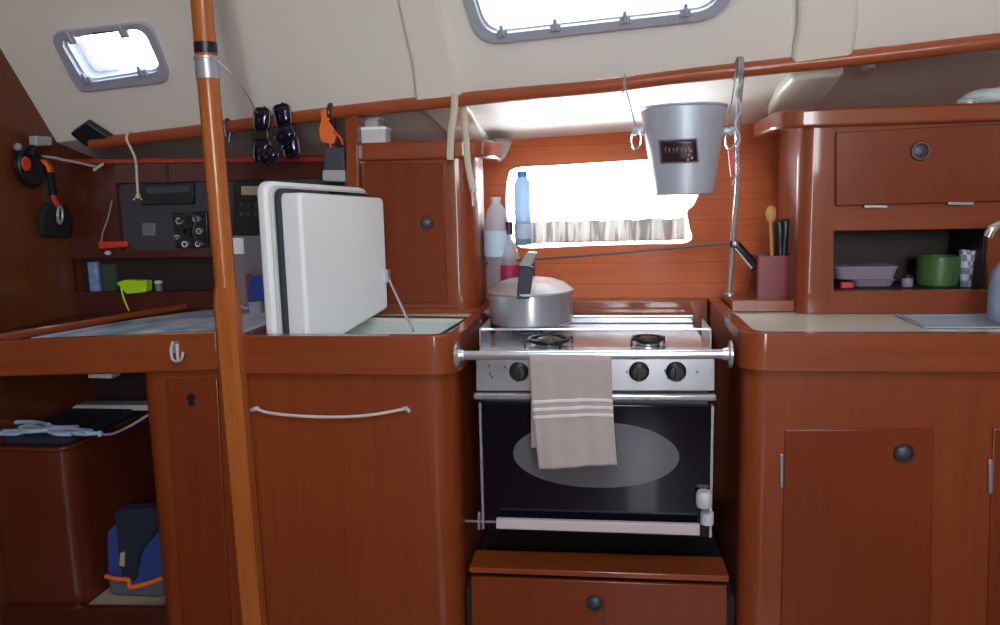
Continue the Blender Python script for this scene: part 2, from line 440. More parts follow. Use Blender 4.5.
# ================================================================== RIGHT COUNTER
FB = 1.478
rc = thing('galley_counter', 'long mahogany galley counter with cream worktop and rounded front corner, right of the stove', 'counter', (.8, 1.7, 0))
# carcass with rounded corner
o2 = rpoly(plan([(.252, FB), (XR, FB), (XR, 1.985), (.252, 1.985)], 0), [.045, 0, 0, 0], 8)
b = MB(); b.prism(o2, (0, 0, .84)); mesh_obj('carcass', b, WOOD, parent=rc, smooth=45)
# rim band with chamfered rounded corner and a hollow for the worktop
ro = rpoly(plan([(.243, FB - .018), (XR, FB - .018), (XR, 1.985), (.243, 1.985)], .835), [.05, 0, 0, 0], 8)
ri = rpoly(plan([(.270, FB + .004), (XR - .02, FB + .004), (XR - .02, 1.97), (.270, 1.97)], .835), [.035, 0, 0, 0], 8)
b = MB(); b.holeprism(ro, [ri], (0, 0, W - .835)); mesh_obj('rim', b, WOODH, parent=rc, bevel=.006, seg=3, smooth=45)
sk = [pZ(*q, .893) for q in ((899, 316.5), (925, 328), (1100, 329), (1100, 316))]
sk = rpoly(sk, [.012, .012, 0, 0], 5)
b = MB(); b.holeprism([V((p.x, p.y, .872)) for p in rpoly(plan([(.272, FB + .006), (XR - .022, FB + .006), (XR - .022, 1.968), (.272, 1.968)], 0), [.033, 0, 0, 0], 8)], [[V((p.x, p.y, .872)) for p in inset(sk, .004)]], (0, 0, .021))
mesh_obj('worktop', b, WORK, parent=rc)
# back step on which the knife block stands
b = MB(); b.prism(plan([(.275, 1.80), (.46, 1.80), (.46, 1.97), (.275, 1.97)], .894), (0, 0, .028)); mesh_obj('back_step', b, WOODH, parent=rc, bevel=.003)
# doors and gaps
def door(px, y, parent, mat=DOORW, th=.007, hole=None):
    return fr(px, y, th, mat, 'door', parent, bevel=.0025)
d1 = door([(785, 430), (934, 428), (930, 700), (779, 700)], FB - .004, rc)
push_latch(904, 453, FB - .004, d1, .0195)
plate(((780, 454), (783, 487)), FB - .004, d1)
d2 = door([(993, 428), (1120, 428), (1116, 700), (985, 700)], FB - .004, rc)
plate(((988, 459), (992, 493)), FB - .004, d2)

# sink
s = thing('sink', 'stainless steel sink set into the cream galley worktop', 'sink', (sum(p.x for p in sk) / len(sk), 1.6, .893))
b = MB(); b.holeprism([p + V((0, 0, .0015)) for p in inset(sk, -.012)], [[p + V((0, 0, .0015)) for p in inset(sk, .006)]], (0, 0, .003)); SINKM = simple('pale_sink_steel', rgb(172, 186, 200), .35, metal=.35); mesh_obj('rim', b, SINKM, parent=s, bevel=.001)
b = MB(); it = inset(sk, .006); ib = [V((p.x, p.y, .846)) for p in inset(sk, .02)]
A = [b.bm.verts.new(p + V((0, 0, .003))) for p in it]; B = [b.bm.verts.new(p) for p in ib]
for i in range(len(A)): b.bm.faces.new([A[i], A[(i + 1) % len(A)], B[(i + 1) % len(A)], B[i]])
b.bm.faces.new(B); mesh_obj('bowl', b, SINKM, parent=s, solid=.001)
# tap: spout reaches in from the right edge
t = thing('galley_tap', 'chrome swan neck tap reaching over the sink', 'tap', pZ(1040, 312, .893))
p0 = pZ(1040, 313, .893)
b = MB(); b.lathe(p0, (0, 0, 1), [(0, 0), (.024, 0), (.024, .012), (.015, .02), (.013, .03)], 20); mesh_obj('base', b, STEELB, parent=t)
pt = [p0 + V((0, 0, .02)), p0 + V((0, 0, .14)), pY(1030, 232, 1.70), pY(1008, 224, 1.69), pY(994, 227, 1.68), pY(988, 237, 1.68)]
b = MB(); b.tube(catmull(pt, 8), .0085, 12); mesh_obj('spout', b, STEELB, parent=t)
bo = thing('soap_bottle', 'bluish clear soap bottle at the edge of the sink', 'bottle', pZ(1003, 321, .897))
p0 = pZ(1004, 321, .897)
b = MB(); b.lathe(p0, (0, 0, 1), [(0, 0), (.028, 0), (.031, .01), (.031, .07), (.027, .10), (.014, .118), (.010, .124)], 24); mesh_obj('body', b, simple('bluish_plastic', rgb(150, 164, 190), .2, trans=.3), parent=bo)
b = MB(); b.lathe(p0, (0, 0, 1), [(.012, .122), (.012, .138), (0, .138)], 20); mesh_obj('cap', b, WHITE, parent=bo)

# ================================================================== RIGHT UPPER LOCKER
CY = 1.775
ul = thing('wall_locker', 'upper mahogany locker with drop door and open shelf, above the galley counter', 'cabinet', (.9, 1.9, W))
zb = .894; zt = pY(900, 117, CY).z - .004
xl = pY(795, 200, CY + .04).x
xs = pY(834, 200, CY).x
op = [pY(834, 231, CY), pY(988, 228.5, CY), pY(988, 289.5, CY), pY(834, 291.5, CY)]
XE = pY(1100, 200, CY).x
face = [V((xs - .002, CY, zb)), V((XE, CY, zb)), V((XE, CY, zt)), V((xs - .002, CY, zt))]
b = MB(); b.holeprism(face, [op], (0, .018, 0)); mesh_obj('front_frame', b, WOODH, parent=ul, bevel=.0015)
cs = rpoly(plan([(xl, CY), (xs, CY), (xs, 1.985), (xl, 1.985)], zb), [.05, 0, 0, 0], 8)
b = MB(); b.prism(cs, (0, 0, zt - zb)); mesh_obj('corner_column', b, WOOD, parent=ul, smooth=45)
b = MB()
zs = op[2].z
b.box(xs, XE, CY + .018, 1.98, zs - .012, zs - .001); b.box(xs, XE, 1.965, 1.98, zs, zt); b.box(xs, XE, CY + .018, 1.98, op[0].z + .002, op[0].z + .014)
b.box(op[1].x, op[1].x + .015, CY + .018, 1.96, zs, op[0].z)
mesh_obj('shelf', b, simple('shade_dark_shelf', rgb(38, 22, 18), .6), parent=ul)  # shelf inside coloured dark to imitate the shade within it
zc0 = pY(835, 129, CY).z
def zslab(z0, z1): return z1 - z0
cap = rpoly(plan([(pY(775, 128, CY).x, CY - .016), (XE, CY - .016), (XE, 2.03), (pY(775, 128, CY).x, 2.03)], zt - .012), [.075, 0, 0, 0], 10)
zcap = pY(830, 108, CY - .016).z
b = MB(); b.prism(cap, (0, 0, zcap - (zt - .012)))
mesh_obj('cap_moulding', b, WOODH, parent=ul, bevel=.006, seg=3, smooth=45)
dr = door([(836, 132), (1080, 119), (1080, 199), (836, 206)], CY - .012, ul)
push_latch(920, 151, CY - .012, dr, .0205)
plate(((864, 205), (887, 208)), CY - .012, dr); plate(((948, 202), (973, 205)), CY - .012, dr)

# things on the shelf
sy = 1.85
def zfix(px, y, z): # point at pixel column px, plane y, height z
    p = pY(px, 250, y); return V((p.x, y, z))
zsf = zs - .001
def lunchbox(name, label, px0, px1, z0, h, y, mat):
    x0, x1 = zfix(px0, y, z0).x, zfix(px1, y, z0).x
    r = thing(name, label, 'box', ((x0 + x1) / 2, y + .04, z0))
    o = rpoly(plan([(x0, y), (x1, y), (x1, y + .085), (x0, y + .085)], z0), .02, 5)
    b = MB(); b.prism(inset(o, .006), (0, 0, h * .78), top=o); mesh_obj('tub', b, mat, parent=r)
    b = MB(); b.prism([p + V((0, 0, h * .78)) for p in inset(o, -.003)], (0, 0, h * .2)); mesh_obj('lid', b, mat, parent=r, bevel=.002)
lunchbox('lunch_box', 'flat mauve plastic food box, lowest on the locker shelf', 856, 898, zsf, .016, sy, BOXP)
lunchbox('lunch_box', 'wide mauve plastic food box lying on a flatter one on the locker shelf', 838, 900, zsf + .017, .030, sy - .005, BOXP)
b = MB(); p = zfix(847, sy - .01, zsf); o = rpoly(plan([(p.x - .016, sy - .03), (p.x + .014, sy - .03), (p.x + .012, sy - .01), (p.x - .014, sy - .01)], zsf), .006); b.prism(o, (0, 0, .013)); tag(mesh_obj('red_packet', b, RED, bevel=.002), 'small red packet at the foot of the mauve boxes', 'packet')
r = thing('glass_jar', 'small pale jar with black lid between mauve boxes and green pot', 'jar', zfix(909, sy, zsf))
p = zfix(909, sy, zsf); b = MB(); b.lathe(p, (0, 0, 1), [(0, 0), (.011, 0), (.012, .004), (.012, .016), (.010, .02)], 18); mesh_obj('body', b, BOXP, parent=r)
b = MB(); b.lathe(p, (0, 0, 1), [(.0115, .019), (.0115, .026), (0, .026)], 18); mesh_obj('lid', b, BLACK, parent=r)
r = thing('green_pot', 'round green pot on the open locker shelf', 'pot', zfix(939, sy + .01, zsf))
p = zfix(939, sy + .01, zsf); b = MB(); b.lathe(p, (0, 0, 1), [(0, 0), (.036, 0), (.041, .004), (.043, .03), (.043, .066), (.040, .066), (.040, .008), (0, .006)], 32); mesh_obj('body', b, GREEN, parent=r)
b = MB(); b.lathe(p, (0, 0, 1), [(.0445, .060), (.0445, .0665), (.0425, .068), (.0405, .0665), (.0405, .060)], 32); mesh_obj('rim', b, simple('dark_green_rim', rgb(60, 92, 52), .3), parent=r)
def stripes(name, ca, cb, f=9):
    m, nt, b_ = base(name); N, L = nt.nodes, nt.links
    tc = N.new('ShaderNodeTexCoord'); ck = N.new('ShaderNodeTexChecker'); ck.inputs['Scale'].default_value = 70
    ck.inputs[1].default_value = ca; ck.inputs[2].default_value = cb
    L.new(tc.outputs['Object'], ck.inputs[0]); L.new(ck.outputs[0], b_.inputs['Base Color']); setv(b_, 'Roughness', .4); return m
CUPM = stripes('patterned_cup', rgb(226, 230, 238), rgb(140, 152, 178))
for px, lab, mt, r0, r1 in ((968, 'white and blue patterned tumbler next to the green pot', CUPM, .011, .017), (981, 'plain pale blue tumbler beside the patterned one on the locker shelf', simple('pale_blue_plastic', rgb(176, 200, 208), .4), .011, .013)):
    p = zfix(px, sy - .01, zsf); b = MB(); b.lathe(p, (0, 0, 1), [(0, 0), (r0, 0), (r1, .078), (r1 + .0015, .08), (r1 - .001, .08), (r0 - .002, .003), (0, .003)], 24)
    tag(mesh_obj('tumbler', b, mt), lab, 'cup')
# crumpled pale bag on the locker roof
b = MB(); p = pY(985, 100, CY + .04); p.z = zcap
b.ball(p + V((.012, 0, .016)), .045, (1.25, .8, .42), 20); b.ball(p + V((-.03, .0, .008)), .02, (1.4, 1, .4), 14)
for v in b.bm.verts: v.co += V((random.uniform(-1, 1), random.uniform(-1, 1), random.uniform(-.6, .6))) * .003; v.co.z = max(v.co.z, zcap + .001)
tag(mesh_obj('plastic_bag', b, simple('pale_bag_plastic', rgb(196, 206, 214), .4, bump=.8, bscale=60)), 'crumpled pale plastic bag on the roof of the wall locker', 'bag')
b = MB(); p = pP(868, 66, BJ, nB); b.lathe(p, nB, [(0, .014), (.012, .012), (.016, 0)], 16, sx=1.8); tag(mesh_obj('deck_fitting', b, simple('cream_plastic', rgb(206, 202, 184), .5)), 'small cream fitting under the side deck above the wall locker', 'fitting')

# ================================================================== ICEBOX COUNTER (left)
ib_ = thing('icebox_counter', 'mahogany icebox counter left of the stove with open top and a cord across its front', 'counter', (-.5, 1.7, 0))
xf0, xf1 = -.735, -.302
o2 = rpoly(plan([(xf0, FB), (xf1, FB), (xf1, 1.985), (xf0, 1.985)], 0), [0, .06, 0, 0], 8)
b = MB(); b.prism(o2, (0, 0, .60)); 
b.holeprism([V((p.x, p.y, .60)) for p in o2], [plan([(xf0 + .012, FB + .012), (xf1 - .02, FB + .012), (xf1 - .02, 1.80), (xf0 + .012, 1.80)], .60)], (0, 0, .25))
mesh_obj('carcass', b, WOOD, parent=ib_, smooth=45)
ro = rpoly(plan([(xf0, FB - .02), (-.290, FB - .02), (-.290, 1.985), (xf0, 1.985)], .822), [0, .065, 0, 0], 8)
ri = rpoly(plan([(xf0 + .0, FB + .004), (-.312, FB + .004), (-.312, 1.84), (xf0 + .0, 1.84)], .822), [0, .045, 0, 0], 8)
for p in ri:
    if p.x < xf0 + .001: p.x = xf0 + .012
b = MB(); b.holeprism(ro, [ri], (0, 0, W - .006 - .822)); mesh_obj('rim', b, WOODH, parent=ib_, bevel=.006, seg=3, smooth=45)
op_ = plan([(-.712, FB + .02), (-.345, FB + .03), (-.325, 1.765), (-.60, 1.79)], .862)
b = MB(); b.holeprism([V((p.x, p.y, .862)) for p in inset(ri, .001)], [op_], (0, 0, .024)); mesh_obj('worktop', b, WORK, parent=ib_)
b = MB(); q0 = [p + V((0, 0, -.24)) for p in op_]; A = [b.bm.verts.new(p + V((0, 0, .016))) for p in op_]; B = [b.bm.verts.new(p) for p in q0]
for i in range(4): b.bm.faces.new([A[i], A[(i + 1) % 4], B[(i + 1) % 4], B[i]])
b.bm.faces.new(B); mesh_obj('liner', b, LINER, parent=ib_, solid=.003)
g = [p + V((0, 0, .0235)) for p in op_]
b = MB(); b.holeprism(inset(g, -.007), [inset(g, .001)], (0, 0, .004)); mesh_obj('opening_gasket', b, GASK, parent=ib_)
# lid: slab, gasket, insulated plug, stay
lid = ib_
n0, f0 = V((-.612, 1.51, 0)), V((-.522, 1.80, 0))
u = (f0 - n0).normalized(); nn = V((u.y, -u.x, 0))
def lp(su, z, off): return n0 + u * su + nn * off + V((0, 0, z))
Lg = (f0 - n0).length
def lquad(a, b_, z0, z1, off, r): return rpoly([lp(a, z0 - .045, off), lp(b_, z0 + .014, off), lp(b_, z1, off), lp(a, z1 + .014, off)], r, 8)
b = MB(); b.prism(lquad(-.028, Lg + .028, .872, 1.193, -.088, .03), nn * .026); lid = mesh_obj('lid', b, WHITE, parent=lid, bevel=.008, seg=4); lid['label'] = 'white lid standing open'
b = MB(); b.prism(lquad(-.020, Lg + .020, .880, 1.184, -.066, .026), nn * .012)
mesh_obj('inner_flange', b, simple('off_white_plastic', rgb(206, 208, 204), .35), parent=lid, bevel=.003)
b = MB(); b.holeprism(lquad(-.013, Lg + .013, .886, 1.178, -.056, .024), [lquad(-.001, Lg + .001, .895, 1.167, -.056, .016)], nn * .010); mesh_obj('gasket', b, GASK, parent=lid, bevel=.003)
b = MB(); b.prism(lquad(0, Lg, .892, 1.168, -.054, .014), nn * .054); mesh_obj('plug', b, WHITE, parent=lid, bevel=.008, seg=4)
b = MB(); b.tube([lp(Lg - .006, .985, .004), pZ(413, 331, .893)], .0032, 8)
p = lp(Lg - .006, .985, .0); b.obox(p + nn * .003, (.012, .012, .03), Matrix.Rotation(math.atan2(u.y, u.x), 3, 'Z')); mesh_obj('stay', b, STEEL, parent=lid)
# towel cord across the front
r = ib_
cp = [pY(a, c_, FB - .012) for a, c_ in ((257, 409), (270, 413), (300, 416), (335, 417), (370, 415), (405, 409))]
b = MB(); b.tube(catmull(cp, 6), .0032, 8); r = mesh_obj('cord', b, simple('white_cord', rgb(208, 196, 190), .8, bump=.5, bscale=400), parent=r)
for q in ((252, 410, 258, 408), (403, 409, 409, 411)):
    b = MB(); b.tube([pY(q[0], q[1], FB - .004), pY((q[0] + q[2]) / 2, q[1] - 1, FB - .012), pY(q[2], q[3], FB - .004)], .0042, 8); mesh_obj('knot', b, PALE, parent=r)

# ================================================================== LEFT UPPER LOCKER
LY = 1.845
lw = thing('tall_locker', 'mahogany locker with round latch rising behind the icebox counter', 'cabinet', (-.5, 1.9, .893))
xa, xb = pY(346, 220, LY).x, pY(484, 220, 1.98).x
zt2 = pY(400, 160, LY).z; zb2 = .8992
o = rpoly(plan([(xa, LY), (xb, LY), (xb, 1.985), (xa, 1.985)], zb2), [0, .06, 0, 0], 8)
b = MB(); b.prism(o, (0, 0, zt2 + .004 - zb2)); mesh_obj('carcass', b, WOOD, parent=lw, smooth=45)
x2 = pY(493, 150, LY + .03).x
o = rpoly(plan([(pY(357, 150, LY).x, LY - .014), (x2, LY - .014), (x2, 2.02), (pY(357, 150, LY).x, 2.02)], zt2), [0, .085, 0, 0], 10)
b = MB(); b.prism(o, (0, 0, pY(400, 141.5, LY - .014).z - zt2)); mesh_obj('cap_moulding', b, WOODH, parent=lw, bevel=.006, seg=3, smooth=45)
dd = door([(362, 163), (444, 163), (447, 303), (366, 303)], LY - .008, lw, th=.008)
push_latch(426, 223, LY - .008, dd, .0175)
fr([(345, 118), (357, 115), (362, 330), (349, 332)], LY - .03, .06, WOOD, 'end_panel', lw, bevel=.003)
for i, (a0, a1, c0, c1, yy, lab) in enumerate(((361, 378, 117, 122, LY + .06, 'flat pale box standing farther back on the tall locker'), (360, 385, 127, 140, LY + .0, 'white plastic box at the front edge on top of the tall locker'))):
    r = thing('storage_box', lab, 'box', pY((a0 + a1) / 2, c1, yy))
    zt3 = pY(400, 141.5, LY - .014).z
    x0, x1 = pY(a0, c0, yy).x, pY(a1, c0, yy).x; z1 = pY(370, c0, yy).z
    b = MB(); b.prism(rpoly(plan([(x0, yy), (x1, yy), (x1, yy + .05), (x0, yy + .05)], zt3 + .0005), .006, 4), (0, 0, z1 - zt3 - .006)); mesh_obj('tub', b, PALE, parent=r)
    b = MB(); b.prism(rpoly(plan([(x0 - .002, yy - .002), (x1 + .002, yy - .002), (x1 + .002, yy + .052), (x0 - .002, yy + .052)], z1 - .006), .006, 4), (0, 0, .006)); mesh_obj('lid', b, WHITE, parent=r)

# ================================================================== STOVE RECESS
bx = thing('stove_recess_shelf', 'mahogany ledge closing the recess behind the stove', 'shelf', (0, 1.95, .6))
b = MB(); b.box(-.288, .241, 1.935, 1.987, .4, W); mesh_obj('ledge', b, WOODH, parent=bx, bevel=.005, seg=3)
du = thing('drawer_unit', 'low mahogany drawer base with a round latch under the stove', 'cabinet', (0, 1.7, 0))
b = MB(); b.box(-.296, .248, 1.505, 1.93, .0, .36); mesh_obj('carcass', b, simple('shade_dark_carcass', rgb(30, 20, 20), .9), parent=du)  # carcass colour imitates the shadow under the stove
b = MB(); b.prism([pY(469, 573, 1.492), pY(729, 582.5, 1.492), pY(729, 579, 1.492) + V((0, 0, .006)), pY(469, 569, 1.492) + V((0, 0, .003))], (0, .085, 0)); mesh_obj('top_board', b, WOODH, parent=du, bevel=.002)
df = fr([(471, 577), (727, 586), (727, 760), (474, 760)], 1.495, .014, DOORW, 'drawer', du)
push_latch(595, 603, 1.495, df, .0185)

# ================================================================== STOVE
SY = 1.53
st = thing('gimbal_stove', 'stainless galley stove with black glass oven door between the two counters', 'stove', (-.03, 1.7, .5))
sx0, sx1 = pY(477, 370, SY).x, pY(714, 370, SY).x
zp0, zp1 = pY(600, 391, SY).z, pY(600, 352, SY).z
zo = pY(600, 533, SY).z
b = MB(); b.box(sx0 + .006, sx1 - .006, SY + .02, 1.90, zo - .01, zp1 - .004); mesh_obj('body', b, DGREY, parent=st, bevel=.003)
cpn = fr([(476, 358), (715, 358), (715, 391), (476, 391)], SY, .02, STEEL, 'control_panel', st, bevel=.002)
for px in (519, 639, 676):
    p = pY(px, 371.5, SY)
    b = MB(); b.lathe(p, (0, -1, 0), [(0, -.001), (.020, 0), (.020, .003), (.0165, .005), (.0155, .018), (.013, .021), (0, .022)], 28)
    b.obox(p + V((0, -.021, 0)), (.007, .012, .029)); k = mesh_obj('knob', b, BLACK, parent=st, bevel=.001)
    b = MB(); b.obox(p + V((0, -.0275, .010)), (.001, .0012, .006)); mesh_obj('pointer', b, DGREY, parent=k)
# small printed burner marks beside the knobs
MK = []
for px, py in ((489, 366), (490, 374), (492, 377), (505, 367), (665, 371), (668, 378), (627, 372), (697, 372)):
    b = MB(); b.obox(pY(px, py, SY - .0006), (.003, .0008, .006), Matrix.Rotation(random.uniform(-.6, .6), 3, 'Y')); mesh_obj('printed_mark', b, BLACK, parent=cpn)
# door
dp = [pY(480, 403, SY), pY(713, 403, SY), pY(713, 533, SY), pY(482, 529, SY)]
dp = [V((sx0 + .004, SY, dp[0].z)), V((sx1 - .002, SY, dp[0].z)), V((sx1 - .002, SY, zo)), V((sx0 + .004, SY, zo))]
ec = pY(595, 455, SY); ea = (pY(678, 455, SY) - pY(512, 455, SY)).length / 2; eb = (pY(595, 423, SY) - pY(595, 488, SY)).length / 2
el = [ec + V((ea * math.copysign(abs(math.cos(t)) ** .92, math.cos(t)), 0, eb * math.sin(t))) for t in [2 * math.pi * k / 48 for k in range(48)]]
b = MB(); b.prism(dp, (0, .02, 0)); od = mesh_obj('oven_door', b, OVENG, parent=st, bevel=.002)
b = MB(); b.prism([p + V((0, -.0012, 0)) for p in el], (0, .003, 0)); mesh_obj('oven_window', b, OVALG, parent=od)
for s_ in (0, 1):
    b = MB(); x = (dp[0].x if s_ == 0 else dp[1].x); b.box(x - .002, x + .003, SY - .002, SY + .02, zo, dp[0].z); mesh_obj('door_edge_trim', b, STEEL, parent=od)
ha, hb_ = pY(473, 396.5, SY - .008), pY(717, 398, SY - .008)
b = MB(); b.prism([ha + V((0, 0, .006)), hb_ + V((0, 0, .006)), hb_ - V((0, 0, .007)), ha - V((0, 0, .007))], (0, .018, 0)); mesh_obj('door_handle', b, STEELB, parent=od, bevel=.004, seg=3)
b = MB(); b.prism([pY(496, 519, SY - .03), pY(700, 525, SY - .03), pY(700, 536, SY - .03), pY(496, 529, SY - .03)], (0, .012, 0)); mesh_obj('lower_rail', b, PINKW, parent=st, bevel=.002)
for px, py in ((510, 524), (690, 531)):
    b = MB(); p = pY(px, py, SY - .02); b.obox(p + V((0, .012, 0)), (.01, .034, .008)); mesh_obj('bracket', b, DGREY, parent=st)
# transit lock at the lower right
p = pY(704, 498, SY - .012)
b = MB(); b.lathe(p - V((0, 0, .018)), (0, 0, 1), [(0, 0), (.014, 0), (.016, .004), (.016, .026), (.012, .033), (0, .034)], 20); b.lathe(pY(707, 521, SY - .012), (0, 0, 1), [(0, -.005), (.013, -.005), (.013, .018), (0, .018)], 20)
mesh_obj('transit_lock', b, simple('worn_white_lock', rgb(196, 196, 198), .4, var=.2, vscale=90), parent=st)
b = MB(); b.tube([pY(466, 521, SY + .02), pY(498, 522, SY - .01)], .0028, 8); b.tube([pY(479, 512, SY), pY(479, 529, SY)], .003, 8); mesh_obj('gimbal_pin', b, STEEL, parent=st)
# hob tray
ht = zp1 - .002
b = MB(); b.prism(plan([(sx0, SY + .0), (sx1, SY + .0), (sx1, 1.90), (sx0, 1.90)], ht - .012), (0, 0, .012)); mesh_obj('hob_tray', b, STEELB, parent=st, bevel=.004, seg=3)
zr = pZ(600, 325, ht).z
b = MB(); b.box(sx0, sx1, 1.895, 1.905, ht, ht + .016); mesh_obj('back_splash', b, STEEL, parent=st, bevel=.003)
# fiddle: end plates and rails
for x, a in ((sx0 + .004, 1), (sx1 - .004, -1)):
    b = MB(); b.prism([V((x, SY + .012, ht)), V((x, SY + .16, ht)), V((x, SY + .15, ht + .046)), V((x, SY + .014, ht + .046))], (a * .0025, 0, 0)); mesh_obj('end_plate', b, STEEL, parent=st, bevel=.0008)
b = MB(); zz = ht + .022
b.tube([V((sx0 + .006, SY + .15, zz)), V((sx1 - .006, SY + .15, zz))], .0028, 8); mesh_obj('pot_fiddle', b, STEELB, parent=st)
b = MB(); b.tube([V((sx0 + .006, SY + .34, zz)), V((sx1 - .006, SY + .34, zz))], .0028, 8); mesh_obj('pot_fiddle', b, STEELB, parent=st)
def burner(cx, cy, r):
    q = V((cx, cy, ht))
    b = MB(); b.lathe(q, (0, 0, 1), [(0, 0), (r * 1.25, 0), (r * 1.2, .003), (r * .8, .004), (r * .75, .008), (0, .008)], 32); o = mesh_obj('burner', b, STEEL, parent=st)
    b = MB(); b.lathe(q, (0, 0, 1), [(r * .72, .006), (r * .86, .008), (r * .86, .012), (r * .74, .012), (r * .74, .016), (r * .6, .019), (0, .019)], 32); mesh_obj('burner_cap', b, BLACK, parent=o)
    b = MB()
    for k in range(4):
        a = k * math.pi / 2 + .5
        b.tube([q + V((math.cos(a) * r * 1.5, math.sin(a) * r * 1.5, .002)), q + V((math.cos(a) * r * 1.5, math.sin(a) * r * 1.5, .016)), q + V((math.cos(a) * r * .35, math.sin(a) * r * .35, .016))], .0025, 6)
    b.tube([q + V((math.cos(t) * r * 1.15, math.sin(t) * r * 1.15, .016)) for t in [2 * math.pi * k / 24 for k in range(24)]], .004, 6, closed=True)
    mesh_obj('pan_support', b, BLACK, parent=o)
b1 = pZ(549, 343, ht + .008); burner(b1.x, b1.y, .036)
b2 = pZ(648, 342, ht + .008); burner(b2.x, b2.y, .026)
# kettle / pressure cooker
KC = pZ(531, 323, ht + .018); KC = V((KC.x, 1.80, ht + .018))
burner(KC.x, KC.y, .04)
KR = .0975
pot = thing('pressure_cooker', 'steel pressure cooker with upright dark handle on the back of the hob', 'pot', KC)
kz = KC.z
b = MB(); b.lathe(KC, (0, 0, 1), [(0, 0), (KR - .006, 0), (KR, .006), (KR, .072), (KR + .002, .074)], 48); mesh_obj('body', b, STEEL, parent=pot)
b = MB(); b.lathe(KC, (0, 0, 1), [(KR + .002, .074), (KR + .003, .078), (KR - .002, .082), (KR * .82, .094), (KR * .55, .103), (KR * .25, .107), (0, .108)], 48); mesh_obj('lid', b, simple('satin_lid_steel', rgb(226, 228, 232), .33, metal=.75, var=.02), parent=pot)
hx = pY(525, 280, 1.72).x
b = MB(); hy = KC.y - .099
pa = pY(523, 299, hy); pb = pY(526, 267, hy)
o = rpoly([V((pa.x - .015, hy, pa.z)), V((pa.x + .015, hy, pa.z)), V((pb.x + .015, hy, pb.z)), V((pb.x - .015, hy, pb.z))], .003, 3)
b.prism(o, (0, .022, 0)); b.obox(V((pa.x + .002, KC.y - .045, pb.z - .008)), (.02, .09, .014), Matrix.Rotation(.12, 3, 'X'))
b.obox(V((pa.x + .006, KC.y + .03, (pb.z + kz + .11) / 2 - .008)), (.018, .02, pb.z - kz - .09)); hd = mesh_obj('handle', b, simple('dark_blue_bakelite', rgb(38, 42, 62), .35), parent=pot, bevel=.003)
b = MB(); q = [pY(518, 266, hy), pY(531, 266, hy), pY(537, 253, hy + .02), pY(527, 252, hy + .02)]; b.prism(q, (0, .03, 0)); mesh_obj('handle_clamp', b, simple('grey_clamp', rgb(170, 172, 172), .35, metal=.4), parent=hd, bevel=.003)

# crash bar
cb = thing('crash_bar', 'polished steel bar across the front of the stove fixed to both counters', 'rail', pY(592, 354, 1.487))
ca, cz = pY(460, 355.5, 1.487), pY(727, 354, 1.487)
b = MB(); b.tube([ca, cz], .0095, 16); mesh_obj('tube', b, STEELB, parent=cb)
for p, sgn in ((ca, -1), (cz, 1)):
    b = MB(); b.lathe(p + V((sgn * .004, 0, 0)), (sgn, 0, 0), [(0, -.012), (.012, -.012), (.013, -.003), (.026, .0), (.026, .004), (0, .004)], 24); mesh_obj('end_flange', b, STEELB, parent=cb)

# towel
tw = thing('tea_towel', 'taupe towel with three white bands draped over the steel bar', 'towel', pY(571, 354, 1.478))
tz = ca.z + .011
def tow(u_, v_, back=0, off=0):
    top_l, top_r = pY(529, 350, 1.474), pY(611, 350, 1.474)
    bl, br = pY(539, 469, 1.474), pY(617, 464, 1.474)
    if back: bl, br = pY(530, 452, 1.474), pY(612, 452, 1.474)
    L_ = .245 if not back else .20
    x = (top_l.x + (bl.x - top_l.x) * v_ ** 1.6) * (1 - u_) + (top_r.x + (br.x - top_r.x) * v_ ** 1.6) * u_
    zbot = bl.z * (1 - u_) + br.z * u_
    z = tz + (zbot - tz) * v_
    y = 1.487 + (-1 if not back else 1) * (.0115 * min(1, (v_ * 14) ** .5)) + (-.004 if not back else 0) * v_
    y += (.0022 * math.sin(u_ * 9 + v_ * 2) + .0014 * math.sin(u_ * 21 + 1)) * min(1, v_ * 3) * (1 if not back else .4)
    return V((x, y - off, z))
b = MB(); b.sheet(lambda a, c_: tow(a, c_), 30, 50); mesh_obj('front_layer', b, TOWEL, parent=tw, solid=.003)
b = MB(); b.sheet(lambda a, c_: tow(a, c_, 1), 30, 40); mesh_obj('back_layer', b, TOWEL, parent=tw, solid=.003)
for v0 in (.415, .480, .545):
    b = MB(); b.sheet(lambda a, c_: tow(a, v0 + c_ * .028 + .014 * math.sin(a * 3.1) * -1, 0, .0022), 30, 4); mesh_obj('white_band', b, TOWELW, parent=tw, solid=.0014)

# ================================================================== BOTTLES AND BACK LEDGE
def bottle(label, p, prof, mat, parts):
    r = thing('bottle', label, 'bottle', p)
    b = MB(); b.lathe(p, (0, 0, 1), prof, 28); mesh_obj('body', b, mat, parent=r)
    for nm, pr, mt in parts:
        b = MB(); b.lathe(p, (0, 0, 1), pr, 28); mesh_obj(nm, b, mt, parent=r)
    return r
def ribs(r, z0, z1, n):
    out = []
    for k in range(n):
        z = z0 + (z1 - z0) * k / n; out += [(r, z), (r * .95, z + (z1 - z0) / n * .5)]
    return out + [(r, z1)]
p = V((pY(498, 280, 1.958).x, 1.958, W)); hh = pY(494, 197, 1.962).z - W
bottle('large clear water bottle with pale blue label on the ledge behind the stove', p, [(0, 0)] + ribs(.031, .004, .10, 5) + [(.032, .11), (.033, hh * .66), (.031, hh * .76), (.022, hh * .88), (.011, hh * .94), (.011, hh * .97), (.0125, hh), (.009, hh)], PETC,
       [('label_band', [(.0335, hh * .43), (.0335, hh * .68)], LABELB)])
pb_ = onH(522, 247); p = V((pb_.x, pb_.y + .034, pb_.z + .001)); h2 = pY(521, 171, p.y).z - p.z
